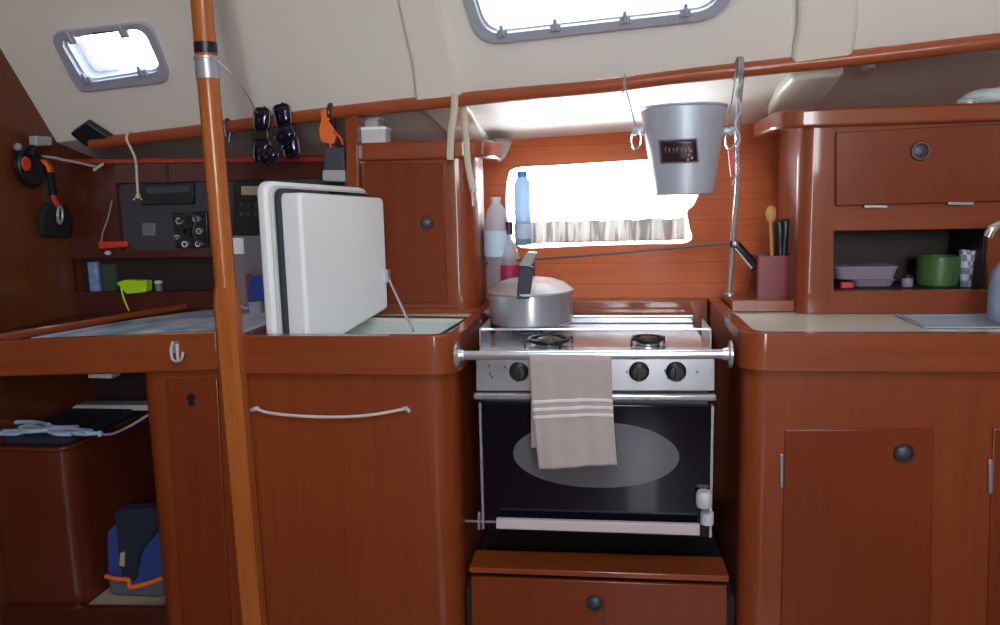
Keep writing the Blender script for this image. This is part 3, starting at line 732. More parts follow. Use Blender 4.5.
bottle('slim clear water bottle with bright blue cap standing in the window', p, [(0, 0)] + ribs(.0225, .003, h2 * .78, 7) + [(.020, h2 * .86), (.012, h2 * .92), (.011, h2 * .95), (0, h2 * .95)], milky('bluish_bottle_plastic', rgb(146, 172, 198), .93),
       [('cap', [(.0135, h2 * .92), (.0135, h2), (0, h2)], BLUECAP), ('label_band', [(.0232, h2 * .1), (.0232, h2 * .3)], LABELB)])
p = V((pY(509, 280, 1.93).x, 1.948, W)); h3 = pY(509, 222, 1.93).z - W
bottle('squat clear bottle with dark collar and red label, behind the pressure cooker', p, [(0, 0), (.026, .002), (.027, .05), (.026, h3 * .55), (.016, h3 * .72), (.008, h3 * .8), (.008, h3 * .88)], PETC,
       [('cap', [(.0105, h3 * .84), (.0105, h3), (0, h3)], simple('dark_plum_cap', rgb(58, 34, 52), .4)), ('label_band', [(.0276, .01), (.0276, h3 * .46)], simple('red_pink_label', rgb(178, 40, 76), .5, var=.4, vscale=50))])
# net cloth strip in the window
def net(u_, v_):
    a = onH(518, 245) + V((0, .03, .001)); c_ = onH(686, 241) + V((0, .03, .001))
    q = a * (1 - u_) + c_ * u_
    return q + V((0, .006 * math.sin(u_ * 95) + .003 * math.sin(u_ * 41), .058 * v_ + .002 * math.sin(u_ * 33) * v_))
b = MB(); b.sheet(net, 240, 6); 
def net_mat():
    m, nt, b_ = base('pleated_net'); N, L = nt.nodes, nt.links
    tc = N.new('ShaderNodeTexCoord'); mp = N.new('ShaderNodeMapping'); mp.inputs['Scale'].default_value = (60, 1, 7)
    no = N.new('ShaderNodeTexNoise'); no.inputs['Scale'].default_value = 1; cr = N.new('ShaderNodeValToRGB')
    cr.color_ramp.elements[0].position = .42; cr.color_ramp.elements[0].color = (.5, .49, .48, 1); cr.color_ramp.elements[1].position = .5; cr.color_ramp.elements[1].color = (.9, .9, .88, 1)
    L.new(tc.outputs['Object'], mp.inputs[0]); L.new(mp.outputs[0], no.inputs[0]); L.new(no.outputs[0], cr.inputs[0])
    L.new(cr.outputs[0], b_.inputs['Base Color']); setv(b_, 'Roughness', .9)
    tl = N.new('ShaderNodeBsdfTranslucent'); L.new(cr.outputs[0], tl.inputs[0]); mx = N.new('ShaderNodeMixShader'); mx.inputs[0].default_value = .20
    L.new(b_.outputs[0], mx.inputs[1]); L.new(tl.outputs[0], mx.inputs[2]); L.new(mx.outputs[0], N['Material Output'].inputs[0]); return m
NETC = net_mat()
tag(mesh_obj('net_curtain', b, NETC, solid=.0008), 'low pleated white strip along the foot of the side window', 'curtain')
# wire rail
b = MB(); w0 = pY(481, 263, 1.94); w1 = pY(728, 243.5, 1.90)
b.tube(catmull([w0, w0.lerp(w1, .5) + V((0, 0, -.002)), w1], 8), .0028, 8); tag(mesh_obj('wire_rail', b, simple('dark_steel_wire', rgb(96, 92, 96), .35, metal=.6)), 'thin dark steel wire stretched in front of the side window', 'rail')
# upright tube at right of window
zl = .922
tp0, tp1 = pY(743, 66, 1.745), pY(729, 297, 1.90)
tr_ = thing('stainless_upright', 'thin bent stainless upright from the grab rail down to the back step', 'post', (tp1.x, 1.90, zl))
pts = catmull([tp0, pY(738, 120, 1.79), pY(738, 180, 1.83), pY(733, 240, 1.87), V((tp1.x, 1.90, zl))], 8)
b = MB(); b.tube(pts, .0055, 12); mesh_obj('tube', b, STEEL, parent=tr_)
b = MB(); b.lathe(V((tp1.x, 1.90, zl)), (0, 0, 1), [(0, 0), (.014, 0), (.014, .003), (.006, .006)], 20); mesh_obj('foot', b, STEEL, parent=tr_)
b = MB()
for k in range(3):
    q = tp0 + V((0, 0, .0)); b.tube([pY(741, 66, 1.72) + V((.004 * (k - 1), math.cos(t) * .020 + .018, math.sin(t) * .020)) for t in [2 * math.pi * j / 20 for j in range(20)]], .0022, 6, closed=True)
mesh_obj('lashing', b, CORD, parent=tr_)
b = MB(); b.lathe(pY(734, 244, 1.87) + V((0, 0, -.008)), (0, 0, 1), [(.006, 0), (.010, .001), (.010, .015), (.006, .016)], 14); mesh_obj('clamp', b, BLACK, parent=tr_)
# cords and red tag twisted along the upright
r = thing('twisted_cord', 'grey cord with a red tag twisted round the stainless upright', 'cord', pY(735, 185, 1.80))
pts = []
for k in range(50):
    t = k / 49; q = pY(739 - 4 * t, 80 + 105 * t, 1.745 + .045 * t); a = t * 22
    pts.append(q + V((math.cos(a) * .0055, math.sin(a) * .0055 - .006, 0)))
b = MB(); b.tube(pts, .0024, 6); mesh_obj('cord', b, simple('pale_grey_cord', rgb(176, 178, 184), .7), parent=r)
b = MB(); b.prism(rpoly([pY(728, 149, 1.76), pY(735, 147, 1.76), pY(736, 176, 1.765), pY(731, 177, 1.765)], .003), (0, .006, 0)); mesh_obj('red_tag', b, RED, parent=r, bevel=.001)
# gas lighter
r = thing('gas_lighter', 'black gas lighter slanting off the foot of the stainless upright', 'lighter', pY(745, 255, 1.87))
b = MB(); b.tube([pY(735, 243, 1.865), pY(738, 247, 1.865), pY(753, 264, 1.875), pY(756, 268, 1.875)], [.0085, .011, .0105, .007], 14); mesh_obj('body', b, BLACK, parent=r)
b = MB(); b.tube([pY(735, 248, 1.853), pY(752, 268, 1.863)], .003, 8); mesh_obj('metal_strip', b, STEELB, parent=r)
b = MB(); b.ball(pY(735, 244, 1.853), .0065, n=12); mesh_obj('metal_cap', b, STEELB, parent=r)
# knife holder
ky = 1.86
k0 = pY(757, 256, ky); k1 = pY(791, 256, ky); kt = k0.z
kb = thing('utensil_holder', 'burgundy box holder standing on the back step by the wall locker', 'holder', ((k0.x + k1.x) / 2, ky + .03, zl))
ou = rpoly(plan([(k0.x, ky), (k1.x, ky), (k1.x, ky + .075), (k0.x, ky + .075)], zl), .006, 4)
b = MB(); b.holeprism(ou, [inset(ou, .004)], (0, 0, kt - zl)); b.prism(inset(ou, .003), (0, 0, .004)); mesh_obj('body', b, BURG, parent=kb, bevel=.001)
b = MB()
for i in range(3):
    for j in range(6): 
        z = zl + .012 + j * .010; x = k0.x - .0012; y0_ = ky + .008 + i * .02
        b.prism([V((x, y0_, z)), V((x, y0_ + .008, z + .005)), V((x, y0_ + .016, z)), V((x, y0_ + .008, z - .005))], (.0014, 0, 0))
mesh_obj('side_pattern', b, BLACK, parent=kb)
sp = thing('wooden_spoon', 'wooden spoon standing in the burgundy holder', 'spoon', pY(772, 255, ky + .04))
q = pY(771, 214, ky + .045)
b = MB(); b.ball(q, .020, (.62, .28, 1.0), 18); mesh_obj('bowl', b, SPOON, parent=sp)
b = MB(); b.tube([q - V((0, 0, .016)), V((pY(773, 256, ky + .035).x, ky + .035, kt - .04))], .0042, 10); mesh_obj('handle', b, SPOON, parent=sp)
for px, ty, w_, tilt, lab in ((779, 220, .013, 2, 'tall black handled knife next to the wooden spoon in the holder'), (786, 219, .013, 0, 'thick black handled knife in the middle of the holder'), (795, 233, .0095, -8, 'short black handled knife leaning to the right of the holder')):
    kn = thing('kitchen_knife', lab, 'knife', pY(px, 250, ky + .03), 'knives in the burgundy holder')
    a_ = pY(px, ty, ky + .02); c_ = pY(px + tilt - 1, 257, ky + .025)
    c_ = V((min(c_.x, k1.x - .012), ky + .025, kt - .004))
    b = MB(); b.tube([a_, a_ + (c_ - a_) * .1, a_ + (c_ - a_) * .5, c_], [w_ * .6, w_, w_ * .85, w_ * .95], 12); mesh_obj('handle', b, BLACK, parent=kn)
    b = MB(); b.obox(c_ + V((0, 0, -.022)), (.0015, .014, .044)); mesh_obj('blade', b, STEEL, parent=kn)

# ================================================================== GRAB RAIL
def railp(px, py): return pY(px, py, 1.90 - .20 * (px - 100) / 900)
rp = [railp(92, 144), railp(204, 130.5), railp(330, 113.5), railp(487, 97), railp(600, 87), railp(700, 74.5), railp(850, 58.5), railp(1000, 41), railp(1120, 27)]
gr = thing('grab_rail', 'long round mahogany grab rail running below the sloping headliner', 'rail', rp[4])
b = MB(); b.tube(catmull(rp, 6), .0155, 18); mesh_obj('rail', b, WOODR, parent=gr)
def on_rail(px):
    for a, c_ in zip(rp, rp[1:]): pass
    ys = [(92, 144), (204, 130.5), (330, 113.5), (487, 97), (600, 87), (700, 74.5), (850, 58.5), (1000, 41)]
    for (x0, y0), (x1, y1) in zip(ys, ys[1:]):
        if x0 <= px <= x1: return railp(px, y0 + (y1 - y0) * (px - x0) / (x1 - x0))
for px in (465, 752):
    q = on_rail(px); b = MB(); d_ = V((0, .6, .45)).normalized()
    b.lathe(q, d_, [(.008, 0), (.008, .05), (.02, .052), (.02, .056)], 16); mesh_obj('standoff', b, STEEL, parent=gr)
# straps over the rail
q = on_rail(457)
st_ = thing('cream_strap', 'cream webbing strap looped over the grab rail with two hanging ends', 'strap', q)
def strap(pts, w=.008, th=.0028):
    b = MB(); P = catmull(pts, 8)
    for i in range(len(P) - 1):
        pass
    L0, R0 = [], []
    for i, p_ in enumerate(P):
        t = (P[min(i + 1, len(P) - 1)] - P[max(i - 1, 0)]).normalized()
        s0 = V((1, 0, 0)) - t * t.x; s0.normalize()
        L0.append(b.bm.verts.new(p_ - s0 * w)); R0.append(b.bm.verts.new(p_ + s0 * w))
    for i in range(len(P) - 1): b.bm.faces.new([L0[i], R0[i], R0[i + 1], L0[i + 1]])
    return b
RR = .0195
loop = [q + V((-.002, RR * math.cos(a), RR * math.sin(a))) for a in (math.pi * 1.1, math.pi * .75, math.pi * .5, math.pi * .25, 0)]
b = strap([pY(450, 160, q.y - .02), pY(451, 135, q.y - .022), pY(454, 112, q.y - .022)] + loop); mesh_obj('front_end', b, ROPE, parent=st_, solid=.0028)
b = strap([loop[-1] + V((.004, 0, 0)), pY(464, 110, q.y + .02), pY(466, 135, q.y + .012), pY(468, 165, q.y - .01), pY(474, 192, q.y - .02)], .0075); mesh_obj('rear_end', b, ROPE, parent=st_, solid=.0028)
b = MB(); b.tube([pY(472, 189, q.y - .022), pY(473, 206, q.y - .024)], .003, 8); mesh_obj('metal_tip', b, STEELB, parent=st_)

# ================================================================== BUCKET
BY = 1.735
bc = pY(683, 108, BY); rt = 40.5 / FPX * BY * 1.0; rb = 28 / FPX * BY; zb_ = pY(683, 195, BY - .0).z
bk = thing('wine_bucket', 'tapered aluminium bucket with ring handles and dark plaque hanging from the rail', 'bucket', (bc.x, BY, zb_))
o_ = V((bc.x, BY, zb_)); hB = bc.z - zb_ + .002
cx_b = pY(684, 190, BY).x
b = MB(); b.lathe(o_, (0, 0, 1), [(0, .0), (rb - .004, 0), (rb, .003), (rt - .001, hB - .006), (rt + .003, hB - .003), (rt + .002, hB), (rt - .003, hB), (rb - .003, .006), (0, .006)], 56)
for v in b.bm.verts: v.co.x += (cx_b - bc.x) * (1 - (v.co.z - zb_) / hB)
mesh_obj('body', b, ALU, parent=bk)
# plaque: curved patch on the front
def onbucket(px, py, off):
    # intersect the ray with the bucket cone by marching
    d_ = ray(px, py); lo = (BY - .12) / d_.y
    for k in range(400):
        p_ = CAM + d_ * (lo + k * .0005); t = (p_.z - zb_) / hB; r_ = rb + (rt - rb) * t + off
        if (p_.x - (bc.x + (cx_b - bc.x) * (1 - t))) ** 2 + (p_.y - BY) ** 2 <= r_ * r_: return p_
    return pY(px, py, BY - rt)
def patch(x0, y0, x1, y1, off, n=10): 
    b = MB(); b.sheet(lambda a, c_: onbucket(x0 + (x1 - x0) * a + c_ * 2, y0 + (y1 - y0) * c_ - 1.5 * a, off), n, 6); return b
pl = mesh_obj('plaque', patch(658.5, 139.5, 697, 164, .0012), simple('silver_border', rgb(150, 144, 150), .4, metal=.4), parent=bk, solid=.0012)
mesh_obj('plaque_face', patch(660.5, 141, 695.5, 162.5, .0022), simple('dark_plum_enamel', rgb(44, 26, 38), .35, var=.4, vscale=90), parent=pl, solid=.001)
b = MB()
for k, (px, w_) in enumerate(((664, 2.2), (668, 2), (672, 2.4), (676, 1.8), (680, 2.4), (684, 2), (688, 1.6))):
    q0 = onbucket(px, 149.5 + (k % 2), .0034); q1 = onbucket(px + w_, 146.5 + (k % 3) * .8, .0034); q2 = onbucket(px + w_ * .6, 152.5, .0034)
    b.tube([q0, q1, q2], .0007, 5)
for px, py in ((689, 155), (691, 151), (692, 158), (688, 160)): b.ball(onbucket(px, py, .0030), .0026, (1, .4, 1.3), 8)
mesh_obj('lettering', b, simple('pinkish_lettering', rgb(176, 130, 142), .5), parent=pl)
for sx_, px in ((-1, 636), (1, 727)):
    kx = bc.x + sx_ * (rt - .002); kz_ = pY(px, 131, BY).z
    b = MB(); b.lathe(V((kx, BY, kz_)), (sx_, 0, 0), [(.009, -.006), (.007, .002), (.0075, .008), (.010, .012), (.007, .018), (0, .019)], 18); ea_ = mesh_obj('ear', b, ALU, parent=bk)
    c_ = V((kx + sx_ * .010, BY - .002, kz_ - .018))
    b = MB(); b.tube([c_ + V((math.sin(t) * .010 * 1, math.sin(t) * -.004, math.cos(t) * .020)) for t in [2 * math.pi * j / 24 for j in range(24)]], .0022, 8, closed=True); mesh_obj('ring', b, STEELB, parent=ea_)
def cordpiece(name, label, pts, r_, mat, cat='cord', n=8):
    b = MB(); b.tube(catmull(pts, n), r_, 7); return tag(mesh_obj(name, b, mat), label, cat)
qr = on_rail(624)
hb1 = thing('hanging_string', 'thin string from the rail to the bucket\'s left ear', 'string', qr)
b = MB(); b.tube([qr + V((math.sin(t) * .002, math.cos(t) * .018, math.sin(t) * .018)) for t in [2 * math.pi * j / 20 for j in range(20)]], .0028, 6, closed=True); mesh_obj('loop', b, CORD, parent=hb1)
b = MB(); b.tube([qr + V((0, -.018, 0)), pY(629, 100, BY - .01), pY(636, 128, BY)], .0016, 6); mesh_obj('string', b, CORD, parent=hb1)
qr2 = on_rail(735)
hb2 = thing('hanging_string', 'thin string from the rail to the bucket\'s right ear, beside the stainless upright', 'string', qr2)
b = MB(); b.tube([qr2 + V((math.sin(t) * .002, math.cos(t) * .018, math.sin(t) * .018)) for t in [2 * math.pi * j / 20 for j in range(20)]], .0028, 6, closed=True); mesh_obj('loop', b, CORD, parent=hb2)
b = MB(); b.tube([qr2 + V((0, -.018, 0)), pY(732, 100, BY - .01), pY(726, 130, BY)], .0016, 6); mesh_obj('string', b, CORD, parent=hb2)

# conical glass lamp in the corner
p = pY(499, 141, 2.14)
lm = thing('glass_lamp', 'small inverted cone glass lamp in the corner above the water bottles', 'lamp', p)
b = MB(); b.lathe(p, (0, 0, -1), [(.034, 0), (.034, .006), (.026, .026), (.012, .048), (0, .058)], 8); mesh_obj('shade', b, LAMPG, parent=lm)
b = MB(); b.lathe(p, (0, 0, 1), [(.036, -.002), (.036, .004), (0, .004)], 24); mesh_obj('base_ring', b, simple('grey_lamp_ring', rgb(128, 124, 126), .4), parent=lm)

# ================================================================== SUPPORT POLE
PY_ = 1.452
ps, pe = pY(201.5, 0, PY_), pY(254, 622, PY_)
dpv = (pe - ps) / (pe.z - ps.z)
def pol(z): return ps + dpv * (z - ps.z)
zc_ = pY(228, 292, PY_).z
sp_ = thing('support_post', 'varnished round support post with black band and steel collar', 'post', pol(0))
b = MB(); ztop = 1.93; 
while (A_at(pol(ztop).x, ztop).y < PY_ + .02): ztop -= .01
b.tube([pol(zc_ - .01), pol(ztop + .0)], .0205, 28); mesh_obj('round_shaft', b, WOODP, parent=sp_)
b = MB(); h_ = .0225
def sq(z, h, ch): c_ = pol(z); return [c_ + V(q) for q in ((-h, -h + ch, 0), (-h + ch, -h, 0), (h - ch, -h, 0), (h, -h + ch, 0), (h, h - ch, 0), (h - ch, h, 0), (-h + ch, h, 0), (-h, h - ch, 0))]
b.prism(sq(0, h_, .009), (0, 0, 0), top=sq(zc_ - .02, h_, .009))
b.prism(sq(zc_ - .02, h_, .009), (0, 0, 0), top=sq(zc_ + .01, .0195, .009)); mesh_obj('square_foot', b, WOODP, parent=sp_, smooth=20)
z1_, z2_ = pY(205, 54, PY_).z, pY(205, 43, PY_).z
b = MB(); b.tube([pol(z1_), pol(z2_)], .0215, 28); mesh_obj('black_band', b, BLACK, parent=sp_)
z1_, z2_ = pY(205, 80, PY_).z, pY(205, 57, PY_).z
b = MB(); b.tube([pol(z1_), pol(z2_)], .0222, 28); b.tube([pol(z2_ - .006), pol(z2_)], .0235, 28); mesh_obj('steel_collar', b, simple('dull_wrapped_steel', rgb(176, 180, 192), .35, metal=.5, bump=.5, bscale=80), parent=sp_, bevel=.001)
cq = pol(z2_ - .005) + V((.022, -.01, 0))
cordpiece('line', 'thin pale line from the post\'s steel collar to the hanging sunglasses', [cq, pY(240, 84, 1.52), on_rail(262) + V((0, -.016, .014))], .0016, simple('pale_line', rgb(206, 198, 186), .7))

# ================================================================== THINGS HANGING ON THE RAIL, LEFT PART
def sunglasses(label, px, py, yy, ang, s=1.0):
    c0 = pY(px, py, yy); M = Matrix.Rotation(ang, 3, 'Y')
    g_ = thing('sunglasses', label, 'sunglasses', c0, 'sunglasses hung on the rail')
    def T(x, y, z): return c0 + M @ (V((x, y, z)) * s)
    for k in (-1, 1):
        pts = rpoly([T(-.018, 0, k * .030 - .023), T(.014, 0, k * .030 - .021), T(.018, 0, k * .030 + .02), T(-.016, 0, k * .030 + .023)], .012 * s, 6)
        cc = sum(pts, V()) / len(pts)
        b = MB(); cv = b.bm.verts.new(cc + V((0, -.007 * s, 0))); rim = [b.bm.verts.new(p_) for p_ in pts]; mid = [b.bm.verts.new(p_.lerp(cc, .45) + V((0, -.0055 * s, 0))) for p_ in pts]
        for i in range(len(pts)):
            j = (i + 1) % len(pts); b.bm.faces.new([rim[i], rim[j], mid[j], mid[i]]); b.bm.faces.new([mid[i], mid[j], cv])
        mesh_obj('lens', b, LENS, parent=g_, solid=.0015)
        b = MB(); b.tube(pts, .0022 * s, 8, closed=True); mesh_obj('lens_rim', b, BLACK, parent=g_)
        b = MB(); b.tube([T(.004, .002, k * .054), T(.006, .012, k * .052), T(.004, .018, k * .01), T(-.004, .018, -k * .035), T(-.012, .016, -k * .05)], .0026 * s, 8); mesh_obj('temple', b, BLACK, parent=g_)
    b = MB(); b.tube([T(.010, 0, -.010), T(.013, -.002, 0), T(.010, 0, .010)], .0028 * s, 8); mesh_obj('bridge', b, BLACK, parent=g_)
yr = on_rail(270).y - .045
sunglasses('dark sunglasses hanging nearest the support post', 262, 135, yr, .06, 1.2)
sunglasses('dark sunglasses lowest of the hanging bunch, tilted steeply', 277, 146, yr - .035, .75, 1.05)
sunglasses('mirrored sunglasses hanging turned beside the dark pair', 287, 131, yr - .02, -.22, 1.2)
b = MB(); q = on_rail(268); b.tube([q + V((0, math.cos(t) * .022 - .006, math.sin(t) * .022)) for t in [2 * math.pi * j / 20 for j in range(20)]], .002, 6, closed=True)
b.tube([q + V((0, -.027, 0)), pY(266, 118, yr)], .002, 6); tag(mesh_obj('hook_cord', b, CORD), 'grey cord loop holding the sunglasses on the grab rail', 'cord')
# orange clip and grey case
q = on_rail(330)
oc = thing('orange_clip', 'orange plastic clip with dark hook hanging on the grab rail', 'clip', q)
oy = q.y - .022
b = MB(); b.prism(rpoly([pY(319, 111, oy), pY(328, 107, oy), pY(331, 122, oy), pY(337, 134, oy), pY(333, 145, oy), pY(320, 142, oy), pY(318, 128, oy), pY(321, 120, oy)], .008, 4), (0, .02, 0)); mesh_obj('body', b, ORANGE, parent=oc, bevel=.004, seg=3)
b = MB(); b.tube([q + V((.004, math.cos(t) * .021, math.sin(t) * .021)) for t in [2 * math.pi * j / 16 for j in range(16)]], .005, 8, closed=True); b.tube([pY(330, 120, oy), pY(336, 130, oy - .004), pY(334, 118, oy)], .004, 8); mesh_obj('hook', b, BLACK, parent=oc)
b = MB(); b.tube([pY(334, 131, oy - .003), pY(341, 139, oy - .003), pY(343, 145, oy)], .003, 8); mesh_obj('red_tab', b, RED, parent=oc)
dc = thing('device_case', 'slim dark grey case with silver lower end hanging under the orange clip', 'case', pY(333, 182, oy))
b = MB(); b.prism(rpoly([pY(324, 148, oy + .004), pY(344, 147, oy + .004), pY(345, 171, oy + .004), pY(323, 171, oy + .004)], .006, 4), (0, .02, 0)); mesh_obj('body', b, DGREY, parent=dc, bevel=.003)
b = MB(); b.prism(rpoly([pY(322, 170, oy + .002), pY(345, 170, oy + .002), pY(345, 182, oy + .002), pY(322, 181, oy + .002)], .005, 4), (0, .024, 0)); mesh_obj('silver_end', b, simple('silver_plastic', rgb(172, 172, 176), .4), parent=dc, bevel=.003)
b = MB(); b.tube([pY(330, 142, oy + .006), pY(331, 149, oy + .01)], .003, 6); mesh_obj('strap', b, ORANGE, parent=dc)
# small dark clips right of post
q = on_rail(228)
b = MB(); b.tube([q + V((0, math.cos(t) * .02, math.sin(t) * .02)) for t in [2 * math.pi * j / 16 for j in range(16)]], .003, 6, closed=True); b.tube([q + V((0, -.02, 0)), pY(226, 136, q.y - .02), pY(229, 142, q.y - .02), pY(230, 132, q.y - .02)], .0035, 8); tag(mesh_obj('snap_hook', b, simple('dull_dark_metal', rgb(92, 92, 98), .35, metal=.6)), 'small dark snap hook on the grab rail, just beyond the post', 'hook')
# cream cord hanging near left
q = on_rail(131)
hc = thing('knotted_rope_end', 'cream cord with a knotted end hanging from the left end of the grab rail', 'cord', pY(138, 198, q.y))
b = MB(); b.tube(catmull([q + V((0, .018, 0)), q + V((0, 0, .019)), q + V((0, -.019, 0)), pY(135, 158, q.y - .02), pY(137, 180, q.y - .02), pY(138, 196, q.y - .02)], 6), .0033, 8); mesh_obj('cord', b, ROPE, parent=hc)
b = MB(); b.ball(pY(138, 196, q.y - .02), .007, n=10); b.tube([pY(133, 200, q.y - .02), pY(138, 196, q.y - .02), pY(142, 200, q.y - .02)], .002, 6); mesh_obj('knot', b, ROPE, parent=hc)
# dark tilted gadget at headliner corner
q = onA(95, 128)
b = MB(); b.prism(rpoly([onA(76, 127) + nA * .012, onA(92, 116) + nA * .012, onA(118, 133) + nA * .012, onA(92, 140) + nA * .012], .006, 3), nA * .02)
tag(mesh_obj('corner_speaker', b, simple('black_blue_plastic', rgb(30, 32, 44), .4), bevel=.004), 'dark tilted box in the corner under the small portlight', 'speaker')

# ================================================================== NAVIGATION CONSOLE
NY = 1.945
nc = thing('navigation_console', 'dark mahogany navigation console with grey instrument panel above the chart table', 'cabinet', (-1.1, 1.97, .6))
xk = pY(346, 220, LY - .03).x
yy = NY
top = [V((XL + .002, yy, pY(40, 163, yy).z)), V((xk - .002, yy, pY(335, 160, yy).z))]
X0, X1 = XL + .002, xk - .002
h1x = pY(119, 220, yy).x; h1t, h1b = pY(200, 181, yy).z, pY(200, 249.5, yy).z
h2x = pY(62, 275, yy).x; h2t, h2b = pY(200, 257, yy).z, pY(200, 291.5, yy).z
ztop_ = top[0].z
b = MB()
b.prism([V((X0, yy, h1t)), V((X1, yy, h1t)), top[1], top[0]], (0, .012, 0))
b.box(X0, h1x, yy, yy + .012, h1b, h1t); b.box(X1 - .018, X1, yy, yy + .012, h1b, h1t)
b.box(X0, X1, yy, yy + .012, h2t, h1b); b.box(X0, h2x, yy, yy + .012, h2b, h2t); b.box(X1 - .018, X1, yy, yy + .012, h2b, h2t)
b.box(X0, X1, yy, yy + .012, .80, h2b)
mesh_obj('fascia', b, WOODD, parent=nc)
b = MB(); b.prism([top[0] + V((0, -.008, -.006)), top[1] + V((0, -.008, -.006)), top[1] + V((0, -.008, .008)), top[0] + V((0, -.008, .008))], (0, .03, 0)); mesh_obj('upper_lip', b, wood('red_lip', rgb(150, 48, 36), scale=(3, 40, 40)), parent=nc, bevel=.003)
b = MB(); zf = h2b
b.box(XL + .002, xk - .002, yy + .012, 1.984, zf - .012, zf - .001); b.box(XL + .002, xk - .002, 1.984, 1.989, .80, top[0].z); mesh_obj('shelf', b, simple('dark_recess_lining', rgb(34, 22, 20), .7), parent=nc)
pn = fr([(119, 184), (262, 174), (345, 168), (345, 251), (119, 251)], yy + .014, .006, PANELG, 'instrument_panel', nc)
# radio
rd = fr([(141, 184), (193, 182), (193, 204), (141, 205)], yy + .002, .02, BLACK, 'radio', nc, bevel=.002)
fr([(146, 187), (189, 185), (189, 192), (146, 194)], yy + .001, .003, DGREY, 'display', rd)
fr([(142, 223), (155, 223), (155, 236), (142, 236)], yy + .010, .006, simple('pale_grey_switch', rgb(112, 114, 122), .4), 'switch_plate', nc, bevel=.002)
mu = fr([(234, 179), (263, 179), (263, 238), (232, 238)], yy + .001, .02, BLACK, 'navigation_unit', nc, bevel=.003)
fr([(241, 186), (258, 186), (258, 195), (241, 195)], yy - .0005, .003, BEIGE, 'beige_screen', mu)
for i, (px, py) in enumerate(((242, 205), (249, 206), (256, 205), (242, 214), (249, 214), (256, 214))):
    b = MB(); b.lathe(pY(px, py, yy + .001), (0, -1, 0), [(0, .004), (.005, .004), (.006, 0)], 12); mesh_obj('key', b, DGREY, parent=mu)
# socket cluster
cl_ = fr([(172, 213), (207, 211), (208, 247), (176, 248)], yy + .004, .014, BLACK, 'socket_cluster', nc, bevel=.003)
for px, py, r_, mt in ((180, 221, .010, STEEL), (197, 219, .010, STEEL), (188, 232, .014, BLACK), (200, 231, .009, STEEL), (186, 244, .009, STEELB), (199, 244, .008, STEELB), (178, 237, .007, STEEL)):
    b = MB(); b.lathe(pY(px, py, yy + .004), (0, -1, 0), [(r_ * .5, .001), (r_ * .6, .008), (r_ * .9, .008), (r_, 0)], 16); mesh_obj('socket', b, mt, parent=cl_)
b = MB(); b.tube(catmull([pY(180, 221, yy - .012), pY(187, 213, yy - .03), pY(196, 219, yy - .012), pY(193, 232, yy - .03), pY(199, 243, yy - .012)], 8), .003, 8); mesh_obj('cable', b, DGREY, parent=cl_)
# things on its shelf
def shelfx(px, y): return pY(px, 280, y).x
zsh = zf - .001
ny = yy + .02
def blk(name, label, cat, px0, px1, ytop, y, mat, d=.03, bev=.003, extra=None):
    x0, x1 = pY(px0, 280, y).x, pY(px1, 280, y).x; z1 = pY((px0 + px1) / 2, ytop, y).z
    b = MB(); b.prism(rpoly(plan([(x0, y), (x1, y), (x1, y + d), (x0, y + d)], zsh), .006, 4), (0, 0, z1 - zsh)); return tag(mesh_obj(name, b, mat, bevel=bev), label, cat)
blk('carton', 'small blue and white carton at the left end of the console shelf', 'carton', 88, 98, 262, ny, simple('blue_white_print', rgb(120, 140, 190), .5, var=.6, vscale=60))
blk('pouch', 'dark green pouch beside the blue and white carton', 'pouch', 100, 115, 264, ny, simple('dark_green_cloth', rgb(52, 68, 56), .9))
blk('electronics_box', 'flat blue-grey box on the console shelf behind the yellow item', 'box', 118, 143, 267, ny + .03, simple('blue_grey_plastic', rgb(92, 104, 118), .5))
r = thing('film_canister', 'small pale canister with grey lid on the console shelf', 'canister', V((shelfx(156, ny), ny + .01, zsh)))
p = V((shelfx(156, ny), ny + .01, zsh)); hz = pY(156, 281, ny).z - zsh
b = MB(); b.lathe(p, (0, 0, 1), [(0, 0), (.010, 0), (.010, hz * .75)], 16); mesh_obj('body', b, simple('grey_can', rgb(110, 108, 110), .4), parent=r)
b = MB(); b.lathe(p, (0, 0, 1), [(.011, hz * .72), (.011, hz), (0, hz)], 16); mesh_obj('lid', b, PALE, parent=r)
yg = thing('rescue_light', 'yellow-green rescue light with dangling lanyard at the console shelf edge', 'light', V((shelfx(131, ny - .02), ny - .02, zsh)))
b = MB(); b.prism(rpoly([pY(116, 283, ny - .034), pY(124, 280, ny - .034), pY(146, 281, ny - .034), pY(146, 292, ny - .034), pY(126, 294, ny - .034), pY(121, 288, ny - .034)], .004, 3), (0, .03, 0)); mesh_obj('body', b, YELG, parent=yg, bevel=.004, seg=3)
b = MB(); b.tube(catmull([pY(121, 287, ny - .036), pY(123, 296, ny - .036), pY(126, 304, ny - .036), pY(129, 311, ny - .04)], 6), .0024, 8); mesh_obj('lanyard', b, YELG, parent=yg)
# orange bar with white knob on fascia, thin line above it
ob = thing('orange_bar', 'orange-red bar with pale knob fixed low on the left of the console', 'bar', pY(112, 245, yy - .01))
b = MB(); b.prism(rpoly([pY(98, 242, yy - .015), pY(126, 241, yy - .015), pY(127, 247, yy - .015), pY(99, 249, yy - .015)], .003, 3), (0, .014, 0)); mesh_obj('bar', b, RED, parent=ob, bevel=.003)
b = MB(); b.ball(pY(108, 253, yy - .012), .008, (1.2, 1, .8), 12); mesh_obj('knob', b, PALE, parent=ob)
cordpiece('thin_line', 'thin grey line hanging down to the orange-red bar', [pY(112, 200, yy - .012), pY(108, 218, yy - .01), pY(103, 232, yy - .01), pY(101, 243, yy - .012)], .0018, CORD)

